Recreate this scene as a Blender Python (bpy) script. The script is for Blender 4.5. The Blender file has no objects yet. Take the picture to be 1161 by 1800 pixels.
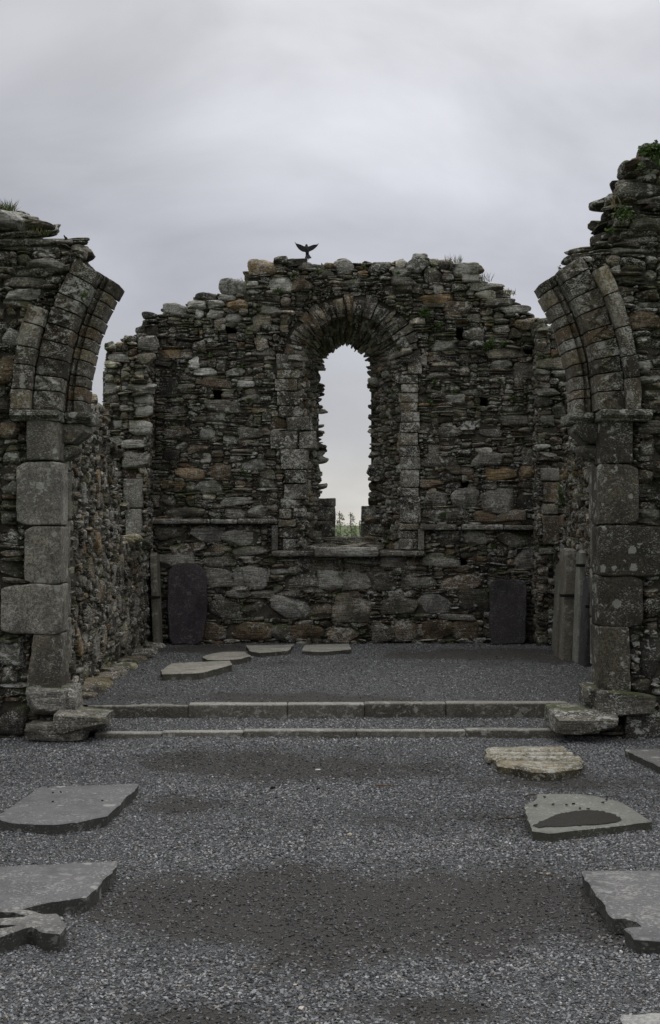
import bpy, math, random
import numpy as np
from mathutils import Vector
PI = math.pi
SC = bpy.context.scene
COL = SC.collection
RNG = np.random.default_rng(7)

# ------------------------------------------------------------------ camera
FOC = 2400.0; F, CX, CY, H = 2400.0, 580.0, 940.0, 1.7        # focal length and vanishing point (px of the photo), eye height
cam = bpy.data.cameras.new('camera')
camo = bpy.data.objects.new('camera', cam); COL.objects.link(camo)
cam.sensor_fit = 'HORIZONTAL'; cam.sensor_width = 36.0
cam.lens = 36.0 * F / 1161.0
cam.shift_x = 0.5 / 1161.0
cam.shift_y = 40.0 / 1161.0
cam.clip_start = 0.1; cam.clip_end = 6000
camo.location = (0, 0, H); camo.rotation_euler = (PI / 2, 0, 0)
SC.camera = camo

# ------------------------------------------------------------------ world, sun, exposure
SC.view_settings.view_transform = 'Standard'
SC.view_settings.look = 'None'
SC.view_settings.exposure = 0.0
SC.view_settings.gamma = 1.0
w = bpy.data.worlds.new('World'); SC.world = w; w.use_nodes = True
nt = w.node_tree; nt.nodes.clear()
def N(nt, t, **kw):
    n = nt.nodes.new(t)
    for k, v in kw.items(): setattr(n, k, v)
    return n
SUN_EL, SUN_ROT = math.radians(68), math.radians(25)
out = N(nt, 'ShaderNodeOutputWorld'); bg = N(nt, 'ShaderNodeBackground'); bg.inputs[1].default_value = 0.118
sky = N(nt, 'ShaderNodeTexSky'); sky.sky_type = 'NISHITA'; sky.sun_disc = False
sky.sun_elevation = SUN_EL; sky.sun_rotation = SUN_ROT
tc = N(nt, 'ShaderNodeTexCoord'); sep = N(nt, 'ShaderNodeSeparateXYZ')
nt.links.new(tc.outputs['Generated'], sep.inputs[0])
ramp = N(nt, 'ShaderNodeValToRGB')
nt.links.new(sep.outputs['Z'], ramp.inputs[0])
cr = ramp.color_ramp
stops = [(0.0, (6.5, 6.2, 5.7)), (0.02, (5.8, 5.65, 5.4)), (0.07, (4.7, 4.75, 4.95)), (0.16, (3.95, 3.98, 4.35)), (0.22, (4.1, 4.12, 4.5)),
         (0.36, (5.6, 5.62, 5.85)), (0.6, (8.6, 8.6, 8.7)), (1.0, (12.0, 12.0, 12.0))]
cr.elements[0].position = 0.0; cr.elements[1].position = 1.0
for p, c in stops[1:-1]: cr.elements.new(p)
for e, (p, c) in zip(cr.elements, stops):
    e.position = p; e.color = (*[x / 12 for x in c], 1)
mp = N(nt, 'ShaderNodeMapping'); mp.inputs['Scale'].default_value = (2.2, 2.2, 5.0); mp.inputs['Location'].default_value = (0.62, 0.1, 0.0)
nt.links.new(tc.outputs['Generated'], mp.inputs[0])
cn = N(nt, 'ShaderNodeTexNoise'); cn.inputs['Scale'].default_value = 1.7; cn.inputs['Detail'].default_value = 7; cn.inputs['Roughness'].default_value = 0.5; cn.inputs['Distortion'].default_value = 0.5
nt.links.new(mp.outputs[0], cn.inputs[0])
mr = N(nt, 'ShaderNodeMapRange'); mr.inputs[1].default_value = 0.3; mr.inputs[2].default_value = 0.7; mr.inputs[3].default_value = 0.78 * 12; mr.inputs[4].default_value = 1.22 * 12
nt.links.new(cn.outputs[0], mr.inputs[0])
vm = N(nt, 'ShaderNodeVectorMath', operation='SCALE')
gl = N(nt, 'ShaderNodeVectorMath', operation='DOT_PRODUCT'); gl.inputs[1].default_value = Vector((0.085, 0.92, 0.345)).normalized()   # thin cloud where the sun stands behind it
nt.links.new(tc.outputs['Generated'], gl.inputs[0])
gm = N(nt, 'ShaderNodeMapRange'); gm.interpolation_type = 'SMOOTHSTEP'; gm.inputs[1].default_value = 0.965; gm.inputs[2].default_value = 1.0; gm.inputs[3].default_value = 0.97; gm.inputs[4].default_value = 1.3
nt.links.new(gl.outputs['Value'], gm.inputs[0])
gx_ = N(nt, 'ShaderNodeMath', operation='MULTIPLY'); nt.links.new(gm.outputs[0], gx_.inputs[0]); nt.links.new(mr.outputs[0], gx_.inputs[1])
nt.links.new(ramp.outputs[0], vm.inputs[0]); nt.links.new(gx_.outputs[0], vm.inputs['Scale'])
mx = N(nt, 'ShaderNodeMix', data_type='RGBA'); mx.inputs[0].default_value = 0.94
nt.links.new(sky.outputs[0], mx.inputs[6]); nt.links.new(vm.outputs[0], mx.inputs[7])
nt.links.new(mx.outputs[2], bg.inputs[0]); nt.links.new(bg.outputs[0], out.inputs[0])

sl = bpy.data.lights.new('sun', 'SUN'); sl.energy = 1.4; sl.angle = math.radians(50); sl.color = (1.0, 0.97, 0.92)
so = bpy.data.objects.new('sun', sl); COL.objects.link(so)
az = SUN_ROT   # direction towards the sun
sd = Vector((math.sin(az) * math.cos(SUN_EL), math.cos(az) * math.cos(SUN_EL), math.sin(SUN_EL)))
so.rotation_euler = sd.to_track_quat('Z', 'Y').to_euler(); so.location = (0, 0, 30)

# ------------------------------------------------------------------ main distances
DA = 11.43      # front face of the chancel arch wall
DB = 19.0       # inner face of the east gable
DS = 18.4       # broken end of the side wall stubs
ZC = 0.19       # chancel floor
def at(px, py, D): return ((px - CX) * D / F, D, H - (py - CY) * D / F)
def XZ(px, py, D): p = at(px, py, D); return (p[0], p[2])
def G(px, py, z=0.0):
    D = F * (H - z) / (py - CY); return ((px - CX) * D / F, D)

# ------------------------------------------------------------------ object helpers
ORG = {}
def tag(o, label=None, cat=None, group=None, kind=None):
    if label: o['label'] = label
    if cat: o['category'] = cat
    if group: o['group'] = group
    if kind: o['kind'] = kind
    return o
def thing(name, label, cat, loc, group=None):
    o = bpy.data.objects.new(name, None); COL.objects.link(o)
    o.location = loc; o.empty_display_size = 0.2
    ORG[o.name] = np.array(loc, float)
    return tag(o, label, cat, group, 'thing')
def mesh(name, V, Fs, mat, parent=None, col=None, sharp=None, origin=None, smooth=True):
    """V world-space verts, Fs list of (n,k) index arrays or list of tuples; linked as ONE mesh object"""
    V = np.asarray(V, float)
    org = ORG[parent.name] if parent is not None else (np.array(origin, float) if origin is not None else np.zeros(3))
    me = bpy.data.meshes.new(name)
    L = V - org
    me.vertices.add(len(L)); me.vertices.foreach_set('co', L.astype(np.float32).ravel())
    loops = []; tot = []
    for f in Fs:
        if isinstance(f, np.ndarray):
            if len(f) == 0: continue
            loops.append(f.astype(np.int32).ravel()); tot.append(np.full(len(f), f.shape[1], np.int32))
        else:
            loops.append(np.array(f, np.int32)); tot.append(np.array([len(f)], np.int32))
    loops = np.concatenate(loops); tot = np.concatenate(tot)
    me.loops.add(len(loops)); me.loops.foreach_set('vertex_index', loops)
    me.polygons.add(len(tot))
    st = np.concatenate([[0], np.cumsum(tot)[:-1]]).astype(np.int32)
    me.polygons.foreach_set('loop_start', st); me.polygons.foreach_set('loop_total', tot)
    me.polygons.foreach_set('use_smooth', np.full(len(tot), smooth))
    me.update(calc_edges=True); me.validate()
    if sharp: me.set_sharp_from_angle(angle=math.radians(sharp))
    if col is not None:
        a = me.color_attributes.new('Col', 'FLOAT_COLOR', 'POINT')
        c = np.asarray(col, np.float32)
        if c.ndim == 1: c = np.tile(c, (len(V), 1))
        a.data.foreach_set('color', c.ravel())
    me.materials.append(mat)
    o = bpy.data.objects.new(name, me); COL.objects.link(o)
    if parent is not None: o.parent = parent
    elif origin is not None: o.location = org
    ORG[o.name] = org
    return o

# cube grid templates -------------------------------------------------
def cube_grid(nx, ny, nz, ax=None):
    axs = ax or [np.linspace(-1, 1, n + 1) for n in (nx, ny, nz)]
    nx, ny, nz = [len(a) - 1 for a in axs]
    idx = {}; V = []; Q = []
    def vid(i, j, k):
        key = (i, j, k)
        if key not in idx:
            idx[key] = len(V); V.append((axs[0][i], axs[1][j], axs[2][k]))
        return idx[key]
    for i in range(nx):
        for j in range(ny):
            Q.append((vid(i, j, 0), vid(i, j + 1, 0), vid(i + 1, j + 1, 0), vid(i + 1, j, 0)))
            Q.append((vid(i, j, nz), vid(i + 1, j, nz), vid(i + 1, j + 1, nz), vid(i, j + 1, nz)))
    for i in range(nx):
        for k in range(nz):
            Q.append((vid(i, 0, k), vid(i + 1, 0, k), vid(i + 1, 0, k + 1), vid(i, 0, k + 1)))
            Q.append((vid(i, ny, k), vid(i, ny, k + 1), vid(i + 1, ny, k + 1), vid(i + 1, ny, k)))
    for j in range(ny):
        for k in range(nz):
            Q.append((vid(0, j, k), vid(0, j, k + 1), vid(0, j + 1, k + 1), vid(0, j + 1, k)))
            Q.append((vid(nx, j, k), vid(nx, j + 1, k), vid(nx, j + 1, k + 1), vid(nx, j, k + 1)))
    return np.array(V, float), np.array(Q, np.int64)
T_S = cube_grid(7, 4, 4)
T_M = cube_grid(12, 8, 5)

def stones(P, A, S, C, rng, tmpl=T_S, n_lo=2.6, n_hi=6.0, clip=5, wav=0.055, clo=0.68):
    """many irregular stones; P (s,3) centres, A (s,3,3) rows=axes, S (s,3) half sizes, C (s,4)"""
    T, Q = tmpl; s = len(P); v = len(T)
    q = np.tile(T[None], (s, 1, 1))
    n = rng.uniform(n_lo, n_hi, (s, 1, 1))
    q = q / (np.abs(q) ** n).sum(2, keepdims=True) ** (1 / n)
    for _ in range(clip):
        d = rng.normal(size=(s, 1, 3)); d /= np.linalg.norm(d, axis=2, keepdims=True)
        h = rng.uniform(clo, 1.08, (s, 1))
        e = np.maximum((q * d).sum(2) - h, 0)
        q = q - e[..., None] * d
    # wedge and shear
    q[..., 1] *= 1 + rng.uniform(-0.28, 0.28, (s, 1)) * q[..., 0]
    q[..., 1] += rng.uniform(-0.15, 0.15, (s, 1)) * q[..., 0] ** 2
    q[..., 0] += rng.uniform(-0.12, 0.12, (s, 1)) * q[..., 1]
    for k, a in ((2.0, wav), (4.5, wav * 0.55), (8.0, wav * 0.3)):
        K = rng.normal(size=(s, 3, 3)) * k; ph = rng.uniform(0, 6.28, (s, 1, 3))
        q = q + a * np.sin(np.einsum('svi,sij->svj', q, K) + ph)
    X = np.einsum('svi,sij->svj', q * S[:, None, :], A) + P[:, None, :]
    Qs = (Q[None] + (np.arange(s) * v)[:, None, None]).reshape(-1, 4)
    return X.reshape(-1, 3), Qs, np.repeat(C, v, 0)

def noise3(p, k, rng, octv=4):
    """cheap sum-of-sines noise at points p (n,3)"""
    o = np.zeros(len(p)); a = 1.0
    for _ in range(octv):
        for _ in range(3):
            d = rng.normal(size=3) * k
            o += a * np.sin(p @ d + rng.uniform(0, 6.28))
        k *= 2.1; a *= 0.55
    return o / 4.0

def rblock(x0, x1, y0, y1, z0, z1, r=0.02, amp=0.006, seed=0, n=None, k=9.0, taper=None, bed=0.0):
    """rounded, worn block in world axes"""
    hs = np.array([(x1 - x0) / 2, (y1 - y0) / 2, (z1 - z0) / 2]); c = np.array([(x0 + x1) / 2, (y0 + y1) / 2, (z0 + z1) / 2])
    r = min(r, hs.min() * 0.9)
    ax = []
    for h in hs:
        e = (h - r) / h
        m = max(2, int(2 * h / 0.045)) if n is None else n
        m = min(m, 24)
        ax.append(np.unique(np.concatenate([[-1, -(e + 1) / 2, ], np.linspace(-e, e, m + 1), [(e + 1) / 2, 1]])))
    V, Q = cube_grid(0, 0, 0, ax)
    V = V * hs
    inner = np.clip(V, -(hs - r), hs - r); d = V - inner
    ln = np.linalg.norm(d, axis=1, keepdims=True); V = inner + np.where(ln > 1e-9, d / np.maximum(ln, 1e-9) * r, 0)
    rg = np.random.default_rng(seed + 11)
    nr = V / hs; nr /= np.linalg.norm(nr, axis=1, keepdims=True) + 1e-9
    if taper is not None: V = taper(V, hs)
    V = V + c
    V = V + nr * (noise3(V, k, rg) * amp)[:, None]
    if bed: V = V + nr * np.array([1, 1, .1]) * (np.sin(V[:, 2] * 190 + noise3(V, 5, rg) * 3) * bed)[:, None]
    return V, Q

def poly_mask(pts, U, Vv):
    pts = np.asarray(pts, float); ins = np.zeros(U.shape, bool)
    x0, y0 = pts[-1]
    for x1, y1 in pts:
        c = (y0 > Vv) != (y1 > Vv)
        if y1 != y0: ins ^= c & (U < (x1 - x0) * (Vv - y0) / (y1 - y0) + x0)
        x0, y0 = x1, y1
    return ins

# ------------------------------------------------------------------ materials
def newmat(name):
    m = bpy.data.materials.new(name); m.use_nodes = True
    nt = m.node_tree; nt.nodes.clear()
    o = N(nt, 'ShaderNodeOutputMaterial'); b = N(nt, 'ShaderNodeBsdfPrincipled')
    nt.links.new(b.outputs[0], o.inputs[0])
    b.inputs['Roughness'].default_value = 0.9
    b.inputs['Specular IOR Level'].default_value = 0.3
    return m, nt, b
class G_:
    """node shorthand"""
    def __init__(s, nt): s.nt = nt
    def link(s, a, b): s.nt.links.new(a, b)
    def put(s, inp, v):
        if hasattr(v, 'is_linked') or isinstance(v, bpy.types.NodeSocket): s.link(v, inp)
        else: inp.default_value = v
    def pos(s, scale=(1, 1, 1), loc=(0, 0, 0)):
        g = N(s.nt, 'ShaderNodeNewGeometry'); m = N(s.nt, 'ShaderNodeMapping')
        m.inputs['Scale'].default_value = scale; m.inputs['Location'].default_value = loc
        s.link(g.outputs['Position'], m.inputs[0]); return m.outputs[0]
    def noise(s, vec, scale, detail=6, rough=0.6, dist=0.0):
        n = N(s.nt, 'ShaderNodeTexNoise'); s.link(vec, n.inputs[0])
        n.inputs['Scale'].default_value = scale; n.inputs['Detail'].default_value = detail; n.inputs['Roughness'].default_value = rough; n.inputs['Distortion'].default_value = dist
        return n.outputs[0]
    def vor(s, vec, scale, feat='F1', outp='Distance', rnd=1.0):
        n = N(s.nt, 'ShaderNodeTexVoronoi'); n.feature = feat; s.link(vec, n.inputs['Vector']); n.inputs['Scale'].default_value = scale
        n.inputs['Randomness'].default_value = rnd
        return n.outputs[outp]
    def rng(s, v, a, b, c=0.0, d=1.0, smooth=True):
        n = N(s.nt, 'ShaderNodeMapRange'); n.interpolation_type = 'SMOOTHSTEP' if smooth else 'LINEAR'
        s.link(v, n.inputs[0]); n.inputs[1].default_value = a; n.inputs[2].default_value = b; n.inputs[3].default_value = c; n.inputs[4].default_value = d
        return n.outputs[0]
    def math(s, op, a, b=0.0):
        n = N(s.nt, 'ShaderNodeMath', operation=op); s.put(n.inputs[0], a); s.put(n.inputs[1], b); return n.outputs[0]
    def mix(s, f, a, b, mode='MIX'):
        n = N(s.nt, 'ShaderNodeMix', data_type='RGBA'); n.blend_type = mode
        s.put(n.inputs[0], f)
        for i, v in ((6, a), (7, b)):
            if isinstance(v, tuple): n.inputs[i].default_value = (*v, 1) if len(v) == 3 else v
            else: s.link(v, n.inputs[i])
        return n.outputs[2]
    def scale(s, c, f):
        n = N(s.nt, 'ShaderNodeVectorMath', operation='SCALE'); s.put(n.inputs[0], c); s.put(n.inputs['Scale'], f); return n.outputs[0]
    def bump(s, h, strength, dist, prev=None):
        n = N(s.nt, 'ShaderNodeBump'); n.inputs['Strength'].default_value = strength; n.inputs['Distance'].default_value = dist
        s.link(h, n.inputs['Height'])
        if prev is not None: s.link(prev, n.inputs['Normal'])
        return n.outputs[0]

def attr(nt, name='Col'):
    a = N(nt, 'ShaderNodeAttribute'); a.attribute_name = name; return a

def stone_material(name, bed=1.0, lichen=1.0, moss=1.0, speck=0.0, bumpd=0.02, stain=1.0, yellow=0.3, fleck=1.0, spots=0.0, grain=0.6):
    m, nt, b = newmat(name); g = G_(nt)
    a = attr(nt); base = a.outputs['Color']; lic = a.outputs['Alpha']
    p = g.pos(); pb = g.pos((5, 5, 55))
    nb = g.noise(pb, 1.0, 5, 0.65, 0.6)          # schist bedding
    nf = g.noise(p, 42, 6, 0.7)
    nm = g.noise(p, 7, 4, 0.55)
    c = g.scale(base, g.rng(nf, 0.3, 0.72, 1 - grain, 1 + grain))
    if bed: c = g.scale(c, g.rng(nb, 0.33, 0.66, 1 - 0.5 * bed, 1 + 0.55 * bed))
    if speck:
        sp = g.noise(p, 130, 2, 0.8)
        c = g.scale(c, g.rng(sp, 0.38, 0.62, 1 - speck, 1 + speck))
    # black algae stains with their own outline
    st = g.noise(g.pos((1, 1, 0.6), (3, 1, 2)), 3.2, 6, 0.62)
    c = g.mix(g.math('MULTIPLY', g.rng(st, 0.46, 0.62), 0.7 * stain), c, g.scale(base, 0.24))
    # pale crustose lichen, irregular blotches
    lv = g.noise(g.pos((1, 1, 1.4), (7, 2, 5)), 19, 5, 0.62, 0.4)
    lb = g.noise(g.pos((1, 1, 1), (1, 9, 4)), 3.0, 2, 0.5)
    lm = g.math('ADD', lv, g.math('MULTIPLY', g.math('SUBTRACT', lb, 0.5), 0.45))
    lm = g.math('ADD', lm, g.math('MULTIPLY', lic, 0.2))
    lf = g.math('MULTIPLY', g.rng(lm, 0.62, 0.71), 0.75 * lichen)
    c = g.mix(lf, c, g.mix(nm, (0.22, 0.22, 0.20), (0.52, 0.52, 0.48)))
    if yellow:
        yv = g.noise(g.pos((1, 1, 1), (2, 5, 8)), 12, 5, 0.6)
        c = g.mix(g.math('MULTIPLY', g.rng(yv, 0.64, 0.74), yellow), c, (0.22, 0.15, 0.04))
    fv = g.noise(g.pos((1, 1, 2.2), (9, 4, 3)), 62, 3, 0.6, 0.3)
    fv = g.math('ADD', fv, g.math('MULTIPLY', g.math('SUBTRACT', lic, 0.22), 0.14))
    fm = g.math('ADD', fv, g.math('MULTIPLY', g.math('SUBTRACT', g.noise(g.pos((1, 1, 1), (3, 3, 7)), 4.5, 3, 0.6), 0.5), 0.5))
    c = g.mix(g.math('MULTIPLY', g.rng(fm, 0.575, 0.655), 0.7 * fleck), c, (0.46, 0.455, 0.42))
    if spots:
        vs = N(nt, 'ShaderNodeTexVoronoi'); g.link(g.pos(), vs.inputs['Vector']); vs.inputs['Scale'].default_value = 7.5
        sc_ = N(nt, 'ShaderNodeSeparateColor'); g.link(vs.outputs['Color'], sc_.inputs[0])
        rad = g.rng(sc_.outputs[0], 0.45, 1.0, 0.0, 0.30, smooth=False)
        dd_ = g.math('ADD', vs.outputs['Distance'], g.math('MULTIPLY', g.math('SUBTRACT', nf, 0.5), 0.55))
        sm = g.math('LESS_THAN', dd_, rad)
        c = g.mix(g.math('MULTIPLY', sm, spots), c, g.mix(nm, (0.26, 0.26, 0.23), (0.50, 0.50, 0.46)))
    # moss on ledges
    ge = N(nt, 'ShaderNodeNewGeometry'); sx = N(nt, 'ShaderNodeSeparateXYZ'); g.link(ge.outputs['Normal'], sx.inputs[0])
    mo = g.noise(g.pos((1, 1, 1), (4, 4, 1)), 2.6, 5, 0.65)
    mf = g.math('MULTIPLY', g.rng(mo, 0.51, 0.63), g.math('ADD', g.rng(sx.outputs['Z'], -0.1, 0.8), 0.12))
    c = g.mix(g.math('MULTIPLY', mf, 0.75 * moss), c, g.mix(nf, (0.025, 0.034, 0.010), (0.085, 0.105, 0.026)))
    g.link(c, b.inputs['Base Color'])
    b1 = g.bump(nf, 0.55, bumpd)
    b2 = g.bump(nb, 0.75 * max(bed, 0.2), bumpd * 1.6, b1)
    g.link(b2, b.inputs['Normal'])
    b.inputs['Roughness'].default_value = 0.82
    return m
M_RUB = stone_material('schist_rubble', bed=1.0, lichen=1.25, moss=1.0, fleck=1.15, stain=0.95)
M_DRESS = stone_material('dressed_granite', bed=0.0, lichen=0.8, moss=0.3, speck=0.4, bumpd=0.014, stain=1.0, yellow=0.15, fleck=0.55, spots=0.5)
M_ARCH = stone_material('carved_sandstone', bed=0.15, lichen=0.8, moss=0.35, speck=0.25, bumpd=0.016, stain=1.2, yellow=0.6, fleck=0.9, spots=0.25)
M_SLAB = stone_material('grey_slab_stone', bed=0.0, lichen=0.35, moss=0.0, speck=0.12, bumpd=0.008, stain=0.42, yellow=0.0, fleck=0.45, spots=0.45, grain=0.16)
M_PURP = stone_material('purple_slate', bed=0.0, lichen=0.22, moss=0.15, speck=0.2, bumpd=0.012, stain=0.9, yellow=0.0, fleck=0.25, grain=0.35)
M_KERB = stone_material('kerb_granite', bed=0.0, lichen=0.6, moss=0.15, speck=0.3, bumpd=0.008, stain=0.5, yellow=0.0, fleck=0.3, spots=0.4, grain=0.3)
M_JAMB = stone_material('lichened_ashlar', bed=0.25, lichen=1.3, moss=0.3, speck=0.25, bumpd=0.018, stain=1.3, yellow=0.4, fleck=1.25)

def mortar_material():
    m, nt, b = newmat('old_mortar'); g = G_(nt); p = g.pos()
    n1 = g.noise(p, 22, 7, 0.7); n2 = g.noise(p, 3, 4, 0.6)
    c = g.mix(n1, (0.024, 0.022, 0.018), (0.115, 0.105, 0.085))
    c = g.mix(g.rng(n2, 0.52, 0.7), c, (0.035, 0.036, 0.022))
    g.link(c, b.inputs['Base Color']); g.link(g.bump(n1, 0.9, 0.04), b.inputs['Normal']); return m
M_MORT = mortar_material()

def ground_material():
    m, nt, b = newmat('gravel_bed'); g = G_(nt); p = g.pos()
    a = attr(nt, 'Col'); mud = N(nt, 'ShaderNodeSeparateColor'); g.link(a.outputs['Color'], mud.inputs[0])
    vc = N(nt, 'ShaderNodeTexVoronoi'); g.link(p, vc.inputs['Vector']); vc.inputs['Scale'].default_value = 90
    sv = N(nt, 'ShaderNodeSeparateColor'); g.link(vc.outputs['Color'], sv.inputs[0])
    gv = g.mix(g.rng(sv.outputs[0], 0.0, 1.0, smooth=False), (0.030, 0.031, 0.032), (0.145, 0.149, 0.154))
    gv = g.scale(gv, g.rng(vc.outputs['Distance'], 0.25, 0.75, 1.0, 0.55))
    nf = g.noise(p, 70, 6, 0.7); nl = g.noise(p, 5, 5, 0.6)
    md = g.mix(nf, (0.017, 0.016, 0.014), (0.066, 0.061, 0.055))
    f = g.rng(g.math('ADD', mud.outputs[0], g.math('MULTIPLY', g.math('SUBTRACT', nl, 0.5), 0.9)), 0.35, 0.65)
    c = g.mix(f, gv, md)
    g.link(c, b.inputs['Base Color'])
    hgt = g.math('MULTIPLY', vc.outputs['Distance'], -1.0)
    b1 = g.bump(hgt, 0.8, 0.018); g.link(g.bump(nf, 0.5, 0.01, b1), b.inputs['Normal'])
    b.inputs['Roughness'].default_value = 0.8
    return m
M_GRAV = ground_material()
def vcol_material(name, rough=0.85, nscale=60, lo=0.75, hi=1.25, spec=0.3):
    m, nt, b = newmat(name); g = G_(nt); a = attr(nt)
    g.link(g.scale(a.outputs['Color'], g.rng(g.noise(g.pos(), nscale, 4, 0.6), 0.3, 0.7, lo, hi)), b.inputs['Base Color'])
    b.inputs['Roughness'].default_value = rough; b.inputs['Specular IOR Level'].default_value = spec
    return m
M_PEB = vcol_material('slate_chippings', 0.65, 90)
def leaf_material():
    m, nt, b = newmat('leaf_green'); g = G_(nt); a = attr(nt)
    c = g.scale(a.outputs['Color'], g.rng(g.noise(g.pos(), 40, 3), 0.3, 0.7, 0.8, 1.2)); g.link(c, b.inputs['Base Color'])
    t = N(nt, 'ShaderNodeBsdfTranslucent'); g.link(c, t.inputs[0])
    mxs = N(nt, 'ShaderNodeMixShader'); mxs.inputs[0].default_value = 0.25
    o = [n for n in nt.nodes if n.type == 'OUTPUT_MATERIAL'][0]
    g.link(b.outputs[0], mxs.inputs[1]); g.link(t.outputs[0], mxs.inputs[2]); g.link(mxs.outputs[0], o.inputs[0])
    b.inputs['Roughness'].default_value = 0.6
    return m
M_LEAF = leaf_material()
M_DARK = vcol_material('dark_matter', 0.75, 80)
def puddle_material():
    m, nt, b = newmat('rain_water'); g = G_(nt)
    b.inputs['Base Color'].default_value = (0.035, 0.034, 0.031, 1); b.inputs['Roughness'].default_value = 0.22
    b.inputs['Specular IOR Level'].default_value = 0.4
    g.link(g.bump(g.noise(g.pos(), 120, 3), 0.05, 0.003), b.inputs['Normal'])
    return m
M_WATER = puddle_material()
def grass_material():
    m, nt, b = newmat('meadow_grass'); g = G_(nt)
    n = g.noise(g.pos(), 0.08, 6, 0.65)
    g.link(g.mix(n, (0.05, 0.075, 0.025), (0.11, 0.14, 0.06)), b.inputs['Base Color']); return m
M_GRASS = grass_material()
M_BIRD = vcol_material('black_plumage', 0.55, 120, 0.8, 1.2)

# stone colours --------------------------------------------------------
PAL = {
 'dark': (0.050, 0.046, 0.037), 'mid': (0.105, 0.097, 0.077), 'grey': (0.185, 0.177, 0.153), 'green': (0.088, 0.088, 0.066),
 'brown': (0.125, 0.093, 0.060), 'ochre': (0.25, 0.175, 0.090), 'rust': (0.118, 0.082, 0.048), 'pale': (0.31, 0.30, 0.27), 'white': (0.52, 0.51, 0.48),
 'tan': (0.21, 0.188, 0.138), 'light': (0.235, 0.228, 0.205), 'violet': (0.09, 0.085, 0.095)}
KEYS = ['dark', 'mid', 'grey', 'green', 'brown', 'ochre', 'rust', 'pale', 'tan', 'light', 'white']
def rcol(rng, n, wts=(30, 30, 15, 14, 7, 1.0, 1.2, 3.2, 2, 5, 1.4)):
    wts = np.array(list(wts) + [0.8] * (len(KEYS) - len(wts)), float); k = rng.choice(len(KEYS), n, p=wts / wts.sum())
    c = np.array([PAL[x] for x in KEYS])[k] * np.array([.84, .785, .68]) * rng.uniform(0.55, 1.4, (n, 1)) * rng.uniform(0.95, 1.05, (n, 3))
    return np.concatenate([c, rng.uniform(0.0, 0.75, (n, 1)) ** 1.5], 1)
def one(name, rng=None, lic=0.25):
    f = RNG.uniform(0.85, 1.15); return np.array([*[x * f for x in PAL[name]], lic])

# ------------------------------------------------------------------ rubble filling
def sam_slate(rng):
    t = rng.random()
    if t < 0.63: return rng.uniform(0.10, 0.38), rng.uniform(0.024, 0.055)
    if t < 0.89: return rng.uniform(0.10, 0.28), rng.uniform(0.055, 0.10)
    return rng.uniform(0.14, 0.30), rng.uniform(0.10, 0.17)
def sam_rough(rng):
    t = rng.random()
    if t < 0.45: return rng.uniform(0.08, 0.22), rng.uniform(0.035, 0.07)
    if t < 0.85: return rng.uniform(0.08, 0.20), rng.uniform(0.06, 0.13)
    return rng.uniform(0.14, 0.28), rng.uniform(0.12, 0.22)
def sam_side(rng):
    a, b = sam_rough(rng); return a * 1.6, b * rng.uniform(.9, 1.25)
def sam_big(rng):
    t = rng.random()
    if t < 0.6: return rng.uniform(0.14, 0.5), rng.uniform(0.03, 0.07)
    if t < 0.88: return rng.uniform(0.14, 0.42), rng.uniform(0.06, 0.11)
    return rng.uniform(0.18, 0.36), rng.uniform(0.11, 0.18)

def fill(u0, u1, v0, v1, maskf, rng, sampler, presets=(), blocked=(), cell=0.01):
    nx, ny = int((u1 - u0) / cell), int((v1 - v0) / cell)
    uu = u0 + (np.arange(nx) + 0.5) * cell; vv = v0 + (np.arange(ny) + 0.5) * cell
    U, V = np.meshgrid(uu, vv)
    occ = ~maskf(U, V)
    for (a, b, c, d) in blocked: occ |= (U > a) & (U < b) & (V > c) & (V < d)
    out = []
    for (cu, cv, sw, sh, colr) in presets:
        e = (np.abs((U - cu) / (sw / 2 * 0.98)) ** 4 + np.abs((V - cv) / (sh / 2 * 0.98)) ** 4) < 1
        occ |= e; out.append((cu, cv, sw * 1.06, sh * 1.06, colr))
    mh, mw = int(0.018 / cell), int(0.05 / cell)
    for j in range(ny):
        row = occ[j]; i = 0
        while i < nx:
            if row[i]: i += 1; continue
            nz = np.flatnonzero(row[i:min(nx, i + 60)])
            r = nz[0] if len(nz) else min(60, nx - i)
            if r < 2: row[i:i + r] = True; i += r; continue
            ww, hh = sampler(rng); ww = int(ww / cell); hh = max(2, int(hh / cell))
            if ww > r or r - ww < mw: ww = min(r, 55)
            sub = occ[j:j + hh, i:i + ww].any(1); nb = np.flatnonzero(sub)
            if len(nb): hh = nb[0]
            hh = min(hh, ny - j, max(2, int(ww * 0.95)))
            occ[j:j + max(hh, 1), i:i + ww] = True
            if hh >= 2:
                out.append((uu[i] + (ww - 1) * cell / 2, vv[j] + (hh - 1) * cell / 2, ww * cell, hh * cell, None))
            i += ww
    return out

def axes_for(U, Vv, Nn, rng, n, rot=0.06, tilt=0.08):
    """(n,3,3) jittered frames; U,Vv,Nn (3,) or (n,3)"""
    U = np.broadcast_to(np.asarray(U, float), (n, 3)); Vv = np.broadcast_to(np.asarray(Vv, float), (n, 3)); Nn = np.broadcast_to(np.asarray(Nn, float), (n, 3))
    a = rng.normal(0, rot, (n, 1)); t = rng.normal(0, tilt, (n, 1)); s = rng.normal(0, tilt, (n, 1))
    u = U + a * Vv + t * Nn; u /= np.linalg.norm(u, axis=1, keepdims=True)
    v = Vv - a * U + s * Nn; v -= (v * u).sum(1, keepdims=True) * u; v /= np.linalg.norm(v, axis=1, keepdims=True)
    nn = np.cross(u, v)
    return np.stack([u, v, nn], 1)

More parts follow.
